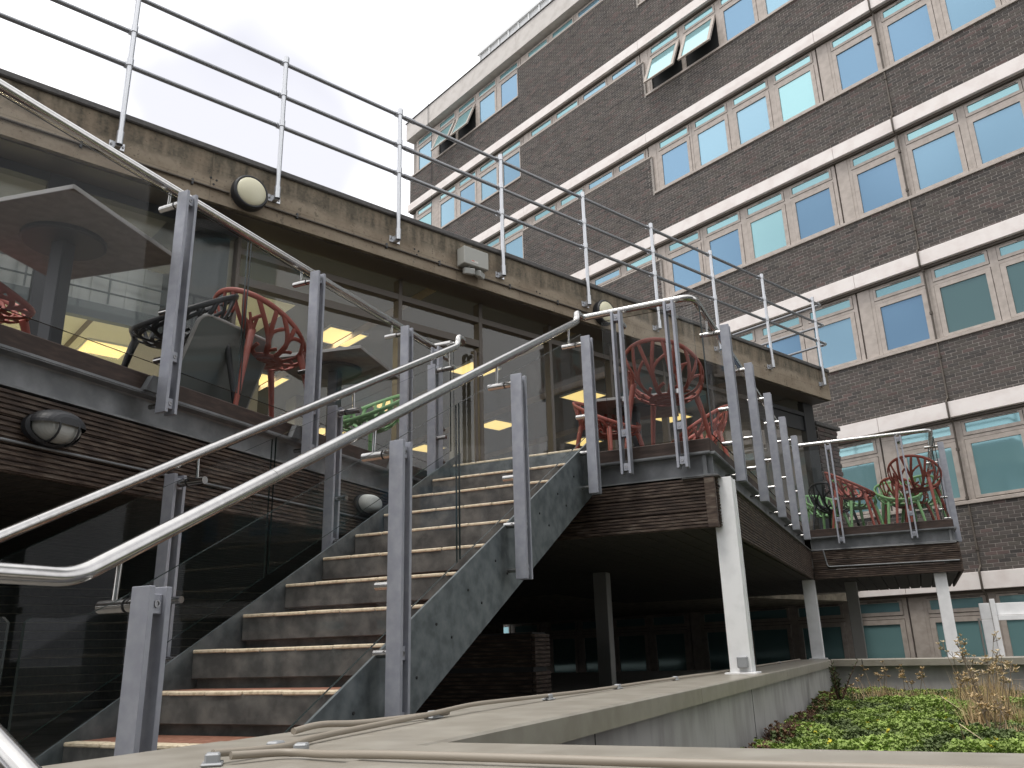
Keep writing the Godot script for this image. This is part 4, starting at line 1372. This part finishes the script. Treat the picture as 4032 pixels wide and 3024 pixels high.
# ------------------------------------------------------------------ planter, coping, plants
func planter():
	var o := Vector3(4.0, GY, -1.15)
	var t = thing("planter_wall", "rendered planter wall with a wide folded metal coping", "wall", o)
	var Y := -0.165
	# coping lengths along the stairs side
	var b
	var zf := -0.912
	var zb := -1.40
	for q in [[1.50, 3.9], [3.9, 6.6], [6.6, 10.36]]:
		b = mb(o)
		b.prism([Vector2(zb, Y - 0.05), Vector2(zb, Y - 0.004), Vector2(zb + 0.006, Y), Vector2(zf - 0.006, Y), Vector2(zf, Y - 0.006), Vector2(zf, Y - 0.068), Vector2(zf - 0.012, Y - 0.068), Vector2(zf - 0.012, Y - 0.012), Vector2(zb + 0.012, Y - 0.012), Vector2(zb + 0.012, Y - 0.05)], Vector3(q[0] + 0.002, 0, 0), Vector3(0, 0, 1), Vector3.UP, Vector3(q[1] - q[0] - 0.004, 0, 0))
		part("coping", b, M.coping, t)
	# near coping, across the view, lapped 4 mm over the other
	b = mb(o)
	b.prism([Vector2(0.55, Y - 0.05), Vector2(0.55, Y + 0.001), Vector2(0.556, Y + 0.006), Vector2(1.508, Y + 0.006), Vector2(1.514, Y), Vector2(1.514, Y - 0.06), Vector2(1.502, Y - 0.06), Vector2(1.502, Y - 0.007), Vector2(0.56, Y - 0.007), Vector2(0.56, Y - 0.05)], Vector3(0, 0, -0.86), Vector3.RIGHT, Vector3.UP, Vector3(0, 0, 4.0))
	part("coping", b, M.coping, t)
	b = mb(o)
	b.prism([Vector2(0.30, -1.42), Vector2(1.498, -1.40), Vector2(1.498, -0.88), Vector2(1.40, -0.862), Vector2(0.55, -0.862), Vector2(0.30, -0.862)], Vector3(0, Y - 0.012, 0), Vector3.RIGHT, Vector3(0, 0, 1), Vector3(0, 0.013, 0))
	part("coping_corner", b, M.coping, t)
	# far coping, slightly askew
	var fa := Vector3(10.36, 0, zb)
	var fb := Vector3(9.0, 0, 2.4)
	var al := (fb - fa).normalized()
	var nx := Vector3(-al.z, 0, al.x)
	if nx.x > 0: nx = -nx
	b = mb(o)
	b.prism([Vector2(-0.40, Y - 0.05), Vector2(-0.40, Y), Vector2(0.0, Y + 0.0), Vector2(0.006, Y - 0.006), Vector2(0.006, Y - 0.068), Vector2(-0.006, Y - 0.068), Vector2(-0.006, Y - 0.013), Vector2(-0.39, Y - 0.013), Vector2(-0.39, Y - 0.05)], fa + nx * 0.02, nx, Vector3.UP, al * 4.0)
	part("coping", b, M.coping, t)
	b = mb(o)
	b.box(fa + al * 0.85 + nx * 0.0275 + Vector3.UP * (Y - 0.034), Vector3(0.004, 0.066, 0.008), Basis(nx, Vector3.UP, al))
	part("coping_joint", b, M.black, t)
	# wall faces
	b = mb(o)
	b.span(Vector3(0.6, GY, -1.36), Vector3(10.5, Y - 0.06, -0.955))
	part("wall", b, M.render_wall, t)
	b = mb(o)
	b.prism([Vector2(-0.35, GY), Vector2(-0.05, GY), Vector2(-0.05, Y - 0.06), Vector2(-0.35, Y - 0.06)], fa, nx, Vector3.UP, al * 4.0)
	part("wall", b, M.render_wall, t)
	b = mb(o)
	b.span(Vector3(0.8, GY, -0.9), Vector3(1.46, Y - 0.06, 3.0))
	part("wall", b, M.render_wall, t)
	for x in [2.62, 5.35]:
		b = mb(o)
		b.box(Vector3(x, -0.40, -0.9545), Vector3(0.004, 0.34, 0.003))
		part("wall_crack", b, M.black, t)
	# soil
	var s = mb()
	var n := FastNoiseLite.new()
	n.seed = 2; n.frequency = 0.9
	var gx := 34; var gz := 18
	var hgt = func(x, z): return -0.56 + 0.05 * n.get_noise_2d(x * 1.3, z * 1.3) + 0.02 * (x - 5.0) / 5.0
	for i in gx:
		for k in gz:
			var q = []
			for e in [[0, 1], [1, 1], [1, 0], [0, 0]]:
				var x = 1.46 + (i + e[0]) * 9.0 / gx
				var z = -0.96 + (k + e[1]) * 4.0 / gz
				q.push_back(Vector3(x, hgt.call(x, z), z))
			s.quad(q[0], q[1], q[2], q[3])
	structure("planter_soil", s, M.soil)
	# sedum: one mass of small rosettes
	var ros = mb()
	rng.seed = 14
	for k in 9:
		var a = TAU * k / 9 + rng.randf_range(-0.2, 0.2)
		var l = rng.randf_range(0.016, 0.026)
		var e = rng.randf_range(0.2, 0.9)
		var d := Vector3(cos(a) * cos(e), sin(e), sin(a) * cos(e))
		var sd: Vector3 = Vector3(-sin(a), 0, cos(a)) * l * 0.42
		var p0 := Vector3(0, rng.randf_range(0, 0.012), 0)
		ros.col = Color.WHITE * rng.randf_range(0.8, 1.2)
		ros.tri(p0, p0 + d * l * 0.65 + sd, p0 + d * l * 0.65 - sd)
		ros.tri(p0 + d * l * 0.65 - sd, p0 + d * l * 0.65 + sd, p0 + d * l + Vector3(0, 0.003, 0))
	var patch := FastNoiseLite.new()
	patch.seed = 31; patch.frequency = 0.55; patch.fractal_octaves = 3
	var items = []
	while items.size() < 70000:
		var x = 3.6 + rng.randf() * 6.7
		var z = -0.93 + rng.randf() * 2.6
		if x > 10.2 - (z + 1.4) * 0.36: continue
		var pv := patch.get_noise_2d(x * 1.6, z * 3.0)
		var edge = clampf((z + 0.93) / 0.22, 0, 1)
		if x < 7.6 and rng.randf() > edge + 0.03: continue
		if pv < -0.36 and rng.randf() < 0.8: continue
		var mound = 0.05 + 0.05 * clampf(pv + 0.5, 0, 1) + 0.025 * n.get_noise_2d(x * 6, z * 6)
		var yy = hgt.call(x, z) + mound * sqrt(rng.randf())
		var c := Color(.125, .165, .055).lerp(Color(.235, .31, .085), clampf(pv * 1.7 + 0.45, 0, 1))
		if pv < -0.1: c = c.lerp(Color(.075, .095, .05), 0.6)
		if rng.randf() < 0.012: c = Color(.42, .36, .04)
		if edge < 0.9 and rng.randf() < 0.5: c = Color(.13, .075, .045)
		items.push_back([Vector3(x, yy, z), c * rng.randf_range(0.95, 1.5)])
	var mm := MultiMesh.new()
	mm.transform_format = MultiMesh.TRANSFORM_3D
	mm.use_colors = true
	mm.mesh = ros.mesh()
	mm.instance_count = items.size()
	for i in items.size():
		var bs := Basis(Vector3.UP, rng.randf() * TAU) * Basis(Vector3.RIGHT, rng.randf_range(-0.4, 0.4))
		mm.set_instance_transform(i, Transform3D(bs.scaled(Vector3.ONE * rng.randf_range(0.45, 0.95)), items[i][0]))
		mm.set_instance_color(i, items[i][1])
	var mi := MultiMeshInstance3D.new()
	mi.name = "sedum_cover"
	mi.multimesh = mm
	mi.material_override = M.leafy
	mi.set_meta("kind", "stuff")
	mi.set_meta("label", "low green sedum covering the planter soil")
	mi.set_meta("category", "ground cover")
	add_child(mi)
	# brown cushions along the wall
	for q in [[5.55, -0.78, 0.17, "brown dried sedum cushion in the near corner by the planter wall"], [6.6, -0.82, 0.13, "brown dried sedum cushion below the dark shrub"]]:
		var c := Vector3(q[0], hgt.call(q[0], q[1]), q[1])
		var cu = thing("dried_cushion", q[3], "plant", c)
		b = mb(c)
		for k in 420:
			var a = rng.randf() * TAU
			var el = asin(rng.randf())
			var d := Vector3(cos(a) * cos(el), sin(el) * 0.62, sin(a) * cos(el))
			var p = c + d * q[2] * rng.randf_range(0.75, 1.0)
			b.tube([p, p + d * 0.02 + Vector3(rng.randf_range(-0.01, 0.01), 0.012, rng.randf_range(-0.01, 0.01))], 0.004, 4, false, 0.001)
		part("stems", b, plain(lin(.15, .085, .055), 0.9), cu)
		b = mb(c)
		b.lathe([Vector2(q[2] * 0.9, 0), Vector2(q[2] * 0.8, q[2] * 0.35), Vector2(q[2] * 0.45, q[2] * 0.55), Vector2(0.0, q[2] * 0.6)], c, Vector3.UP, 14)
		part("core", b, plain(lin(.05, .03, .02), 0.95), cu)
	# dark evergreen shrub in the corner
	var so := Vector3(8.1, hgt.call(8.1, -0.72), -0.72)
	var sh = thing("evergreen_shrub", "dark green upright shrub in the far corner of the planter", "shrub", so)
	var st = mb(so); var lf = mb(so)
	for k in 16:
		var a = rng.randf() * TAU
		var ln = rng.randf_range(0.20, 0.36)
		var lean = rng.randf_range(0.05, 0.5)
		var tip = so + Vector3(cos(a) * lean * ln * 1.3, ln, sin(a) * lean * ln)
		if k < 2: tip = so + Vector3(0.0, 0.40, -0.02 + k * 0.22)
		st.tube([so + Vector3(0, 0, 0), so.lerp(tip, 0.5) + Vector3(0, 0.03, 0), tip], 0.006, 5, true, 0.002)
		for j in 26:
			var s2 = 0.25 + 0.75 * j / 26.0
			var p = so.lerp(tip, s2) + Vector3(0, 0.03 * sin(s2 * PI), 0)
			var aa = j * 2.4
			var d := Vector3(cos(aa), 0.55, sin(aa)).normalized()
			var sd := Vector3(-sin(aa), 0, cos(aa)) * 0.006
			lf.col = Color(.055, .075, .03) * rng.randf_range(0.7, 1.5)
			lf.tri(p, p + d * 0.02 + sd, p + d * 0.02 - sd)
			lf.tri(p + d * 0.02 - sd, p + d * 0.02 + sd, p + d * 0.036)
	part("stem", st, M.shrub_stem, sh)
	part("foliage", lf, M.leafy, sh)
	# dry flower stalks, each plant a thing
	var plants = [[8.2, 0.36, 0.62, 7, "tall dried flower stalks with tan seed heads in front of the far coping"], [6.3, 0.33, 0.50, 9, "dense tan clump of dead grass and seed heads"], [8.9, -0.42, 0.36, 4, "short dried stalks against the rendered back wall"], [8.6, -0.10, 0.34, 5, "thin grey stalks in the middle of the planter"], [8.8, 0.55, 0.40, 5, "dried seed heads standing right of the tallest stalks"], [7.4, 0.20, 0.34, 5, "dried stalks leaning out of the green sedum"], [5.6, 0.34, 0.22, 6, "low dead flower clump at the front of the sedum"], [8.4, -0.60, 0.24, 3, "small straw stalks next to the dark shrub"]]
	for q in plants:
		var c := Vector3(q[0], hgt.call(q[0], q[1]), q[1])
		var pl = thing("dried_flower", q[4], "dried plant", c, 0, "dried plants in the planter")
		var stem = mb(c); var dark = mb(c); var blade = mb(c)
		for k in q[3]:
			var head = mb(c)
			var a = rng.randf() * TAU
			var ln = q[2] * rng.randf_range(0.65, 1.05)
			var root = c + Vector3(rng.randf_range(-0.07, 0.07), 0, rng.randf_range(-0.09, 0.09))
			var tip = root + Vector3(cos(a) * 0.12, ln, sin(a) * 0.15 * ln / 0.5)
			var mid = root.lerp(tip, 0.5) + Vector3(cos(a + 1) * 0.03, 0, sin(a + 1) * 0.03)
			stem.tube([root, mid, tip], 0.0035, 5, true, 0.0022)
			for j in 3 + rng.randi() % 4:
				var hp = tip + Vector3(rng.randf_range(-0.035, 0.035), rng.randf_range(-0.06, 0.02), rng.randf_range(-0.035, 0.035))
				stem.tube([mid.lerp(tip, 0.8), hp], 0.0022, 4)
				for e in 6:
					var ea = TAU * e / 6 + rng.randf()
					var dd := Vector3(cos(ea) * 0.9, rng.randf_range(0.2, 1.0), sin(ea) * 0.9).normalized()
					var sd2 := Vector3(-sin(ea), 0, cos(ea)) * 0.008
					var r2 = rng.randf_range(0.014, 0.026)
					head.tri(hp, hp + dd * r2 + sd2, hp + dd * r2 - sd2)
					head.tri(hp + dd * r2 * 0.6 - sd2, hp + dd * r2 * 0.6 + sd2, hp + dd * r2 * 1.4)
			part("seed_head", head, M.straw_pale if q[2] > 0.4 else M.straw, pl)
			for j in 5:
				var p = root.lerp(mid, rng.randf())
				dark.tube([p, p + Vector3(rng.randf_range(-0.06, 0.06), -0.03, rng.randf_range(-0.06, 0.06))], 0.003, 4, true, 0.001)
		for k in q[3] * 60:
			var p = c + Vector3(rng.randf_range(-0.14, 0.14), 0, rng.randf_range(-0.15, 0.15))
			var a = rng.randf() * TAU
			var ln = q[2] * rng.randf_range(0.15, 0.6)
			var tip = p + Vector3(cos(a) * 0.08, ln, sin(a) * 0.09)
			var sd := Vector3(-sin(a), 0, cos(a)) * 0.0035
			blade.tri(p - sd, p + sd, tip)
		part("stem", stem, M.straw_dark, pl)
		part("dead_leaf", dark, M.straw_dark, pl)
		part("dry_blade", blade, M.straw, pl)
	# tangle of bare twigs at the far right and a few arching blades
	var tw := Vector3(8.6, hgt.call(8.6, 0.95), 0.95)
	var tg = thing("bare_twigs", "tangled grey bare twigs arching over the sedum", "dried plant", tw)
	b = mb(tw)
	for k in 46:
		var a = rng.randf() * TAU
		var r = rng.randf_range(0.12, 0.40)
		var hh = rng.randf_range(0.10, 0.34)
		var p0 = tw + Vector3(rng.randf_range(-0.2, 0.2), 0, rng.randf_range(-0.2, 0.2))
		var p2 = p0 + Vector3(cos(a) * r, rng.randf_range(0.0, 0.15), sin(a) * r)
		var pm = (p0 + p2) / 2 + Vector3(0, hh, 0)
		var pts = []
		for i in 7: pts.push_back(p0.lerp(pm, i / 6.0).lerp(pm.lerp(p2, i / 6.0), i / 6.0))
		b.tube(pts, 0.004, 4, true, 0.0015)
	part("twig", b, M.twig, tg)
	for q in [[6.9, 0.08, 0.5, "long pale grass blade lying over the sedum"], [5.2, 0.12, 0.35, "short curved pale stem at the front of the sedum"]]:
		var c := Vector3(q[0], hgt.call(q[0], q[1]) + 0.05, q[1])
		var gb = thing("grass_blade", q[3], "grass blade", c)
		b = mb(c)
		b.tube([c, c + Vector3(-0.3, 0.14, -0.02) * q[2] * 2, c + Vector3(-0.9, 0.02, 0.30) * q[2]], 0.004, 5, true, 0.001)
		part("blade", b, M.straw_pale, gb)
	# lightning tape on the coping with its saddles
	var co := Vector3(1.6, Y, -1.2)
	var cb = thing("earthing_cable", "grey-beige sheathed cable clipped along the coping top", "cable", co)
	b = mb(co)
	var Yt := Y + 0.011
	b.tube(bend([Vector3(1.16, Yt + 0.008, -1.10), Vector3(1.32, Yt, -1.085), Vector3(1.50, Yt, -1.16), Vector3(2.05, Yt + 0.004, -1.215), Vector3(2.35, Yt + 0.012, -1.24), Vector3(3.4, Yt, -1.245), Vector3(4.3, Yt, -1.25), Vector3(5.5, Yt, -1.20), Vector3(7.6, Yt, -1.24), Vector3(10.2, Yt, -1.26)], 0.1, 4), 0.0065, 8)
	b.tube(bend([Vector3(1.17, Yt + 0.004, -1.07), Vector3(1.27, Yt, -1.03), Vector3(1.25, Yt, -0.95), Vector3(1.22, Yt + 0.006, -0.80), Vector3(1.20, Yt + 0.006, 0.2), Vector3(1.20, Yt + 0.006, 1.5)], 0.08, 4), 0.0065, 8)
	b.tube(bend([Vector3(1.62, Yt, -1.305), Vector3(1.72, Yt + 0.008, -1.31), Vector3(1.82, Yt, -1.285), Vector3(2.0, Yt, -1.25), Vector3(2.2, Yt, -1.235)], 0.05, 4), 0.0075, 8)
	part("sheath", b, M.cable, cb)
	for q in [[1.155, -1.095, 0.7], [1.335, -1.115, 0.2], [1.315, -1.04, 0.5], [2.12, -1.235, 0.0], [2.95, -1.243, 0.0], [3.75, -1.247, 0.0], [4.7, -1.235, 0.0], [6.6, -1.22, 0.0], [8.6, -1.25, 0.0]]:
		b = mb(co)
		var bs := Basis(Vector3.UP, q[2])
		b.cbox(Vector3(q[0], Yt + 0.001, q[1]), Vector3(0.032, 0.018, 0.024), 0.003, bs)
		b.cbox(Vector3(q[0], Yt - 0.007, q[1]), Vector3(0.055, 0.005, 0.034), 0.002, bs)
		part("saddle_clip", b, M.clip, cb)

func oddments():
	# slatted timber box under the stairs
	var o := Vector3(6.25, -0.44, -2.75)
	var t = thing("slatted_box", "dark slatted timber box in the shade under the deck", "storage box", o)
	for r in 18:
		if r == 9: continue
		var y = o.y + 0.03 + r * 0.0315
		var b = mb(o)
		b.cbox(Vector3(o.x + 0.02, y, o.z - 0.75), Vector3(0.03, 0.026, 1.46), 0.003)
		part("slat", b, M.timber, t)
		b = mb(o)
		b.cbox(Vector3(o.x + 0.16, y, o.z), Vector3(0.30, 0.026, 0.03), 0.003)
		part("end_slat", b, M.timber2, t)
	var b = mb(o)
	b.span(o + Vector3(0.04, 0, -1.48), o + Vector3(0.30, 0.59, -0.02))
	part("carcass", b, M.black, t)
	# white steel frame standing beyond the planter
	o = Vector3(11.5, -0.44, 0.8)
	t = thing("white_frame", "white painted steel frame with wide panel standing beyond the planter", "frame", o)
	for q in [["panel", 0.668, -0.44, 0.78, 0.222, 0.05], ["panel", 0.668, 0.226, 0.78, 0.405, 0.05], ["upright", 0.782, -0.44, 0.835, 0.447, -0.02], ["crossbeam", 0.84, 0.205, 2.4, 0.26, 0.0], ["crossbeam", 0.84, 0.265, 2.4, 0.40, 0.05]]:
		b = mb(o)
		b.cbox(Vector3(o.x + q[5], (q[2] + q[4]) / 2, (q[1] + q[3]) / 2), Vector3(0.05, q[4] - q[2], q[3] - q[1]), 0.003)
		part(q[0], b, M.white_steel, t)
	b = mb(o)
	b.cbox(Vector3(o.x + 0.02, -0.10, 0.640), Vector3(0.03, 0.68, 0.022), 0.002)
	part("back_strut", b, M.grey_steel, t)
	# block across the yard behind the viewpoint: the glass mirrors it and it takes the sky from that side
	var base := Vector3(-4.0, GY, 12.0)
	t = thing_ab("opposite_block", "dark brick block with pale ribbed cladding and roof rails across the yard", "building", base)
	var A0 := -30.0
	var A1 := 12.0
	b = mb(base)
	b.span(Vector3(A0, GY, 12), Vector3(A1, 10.2, 22))
	part("lower_wall", b, plain(lin(.075, .066, .06), 0.9), t)
	for y in [0.9, 4.3, 7.7]:
		b = mb(base)
		b.span(Vector3(A0, y, 11.9), Vector3(A1, y + 0.34, 12.0))
		part("band_panel", b, M.band, t)
		for i in 22:
			b = mb(base)
			b.span(Vector3(A0 + 0.6 + i * 1.9, y - 1.75, 11.97), Vector3(A0 + 1.8 + i * 1.9, y - 0.2, 12.01))
			part("window_pane", b, M.win[[0, 2, 5][i % 3]], t)
	b = mb(base)
	b.span(Vector3(A0, 10.2, 12.05), Vector3(A1, 14.2, 22))
	part("cladding", b, M.clad_pale, t)
	b = mb(base)
	b.span(Vector3(A0, 10.0, 11.7), Vector3(A1, 10.5, 12.04))
	part("ledge", b, M.rail_paint, t)
	for i in 120:
		b = mb(base)
		b.span(Vector3(A0 + i * 0.35, 10.5, 12.0), Vector3(A0 + 0.05 + i * 0.35, 14.2, 12.06))
		part("cladding_rib", b, M.clad_pale, t)
	for y in [11.15, 11.8]:
		b = mb(base)
		b.tube([Vector3(A0, y, 11.75), Vector3(A1, y, 11.75)], 0.045, 8)
		part("rail", b, M.rail_paint, t)
	for i in 24:
		b = mb(base)
		b.tube([Vector3(A0 + 0.5 + i * 1.75, 10.5, 11.75), Vector3(A0 + 0.5 + i * 1.75, 11.8, 11.75)], 0.04, 8)
		part("rail_post", b, M.rail_paint, t)
	for i in 6:
		b = mb(base)
		b.cbox(Vector3(3.5, 11.2 + i * 0.2, 11.98), Vector3(0.85, 0.12, 0.08), 0.01)
		part("louvre", b, M.clad_white, t)

# ------------------------------------------------------------------ scene
func _ready():
	cam = Camera3D.new()
	cam.basis = Basis(Vector3(0.42437456, -0.02710361, 0.90508101), Vector3(-0.26624367, 0.95163175, 0.15333401), Vector3(-0.86545973, -0.30604314, 0.39663214)).orthonormalized()
	cam.fov = 49.3375
	cam.near = 0.05
	cam.far = 2000
	add_child(cam)
	cam.make_current()
	var we := WorldEnvironment.new()
	var env := Environment.new()
	env.background_mode = Environment.BG_SKY
	env.sky = make_sky()
	env.tonemap_mode = Environment.TONE_MAPPER_LINEAR
	env.tonemap_exposure = 1.7
	env.sdfgi_enabled = true; env.ssao_enabled = true; env.ssil_enabled = true
	we.environment = env
	add_child(we)
	var sun := DirectionalLight3D.new()
	sun.light_energy = 0.4
	sun.light_angular_distance = 16.0
	sun.light_color = Color(1.0, 0.98, 0.95)
	sun.shadow_enabled = true
	sun.look_at_from_position(Vector3(-5, 14, -2), Vector3(0, 0, 0))
	add_child(sun)
	make_materials()
	# ground
	var g = mb()
	g.quad(Vector3(-400, GY, 400), Vector3(400, GY, 400), Vector3(400, GY, -400), Vector3(-400, GY, -400))
	structure("ground", g, M.ground)
	g = mb()
	g.span(Vector3(-2.0, GY, -14.0), Vector3(18.0, -0.44, -1.38))
	structure("terrace_paving", g, M.paving)
	g = mb()
	g.span(Vector3(10.8, GY, -1.38), Vector3(19.0, -0.44, 5.0))
	structure("yard_paving", g, M.paving)
	office()
	pavilion()
	guardrail()
	deck()
	stairs()
	balustrades()
	columns()
	fixtures()
	furniture()
	planter()
	oddments()
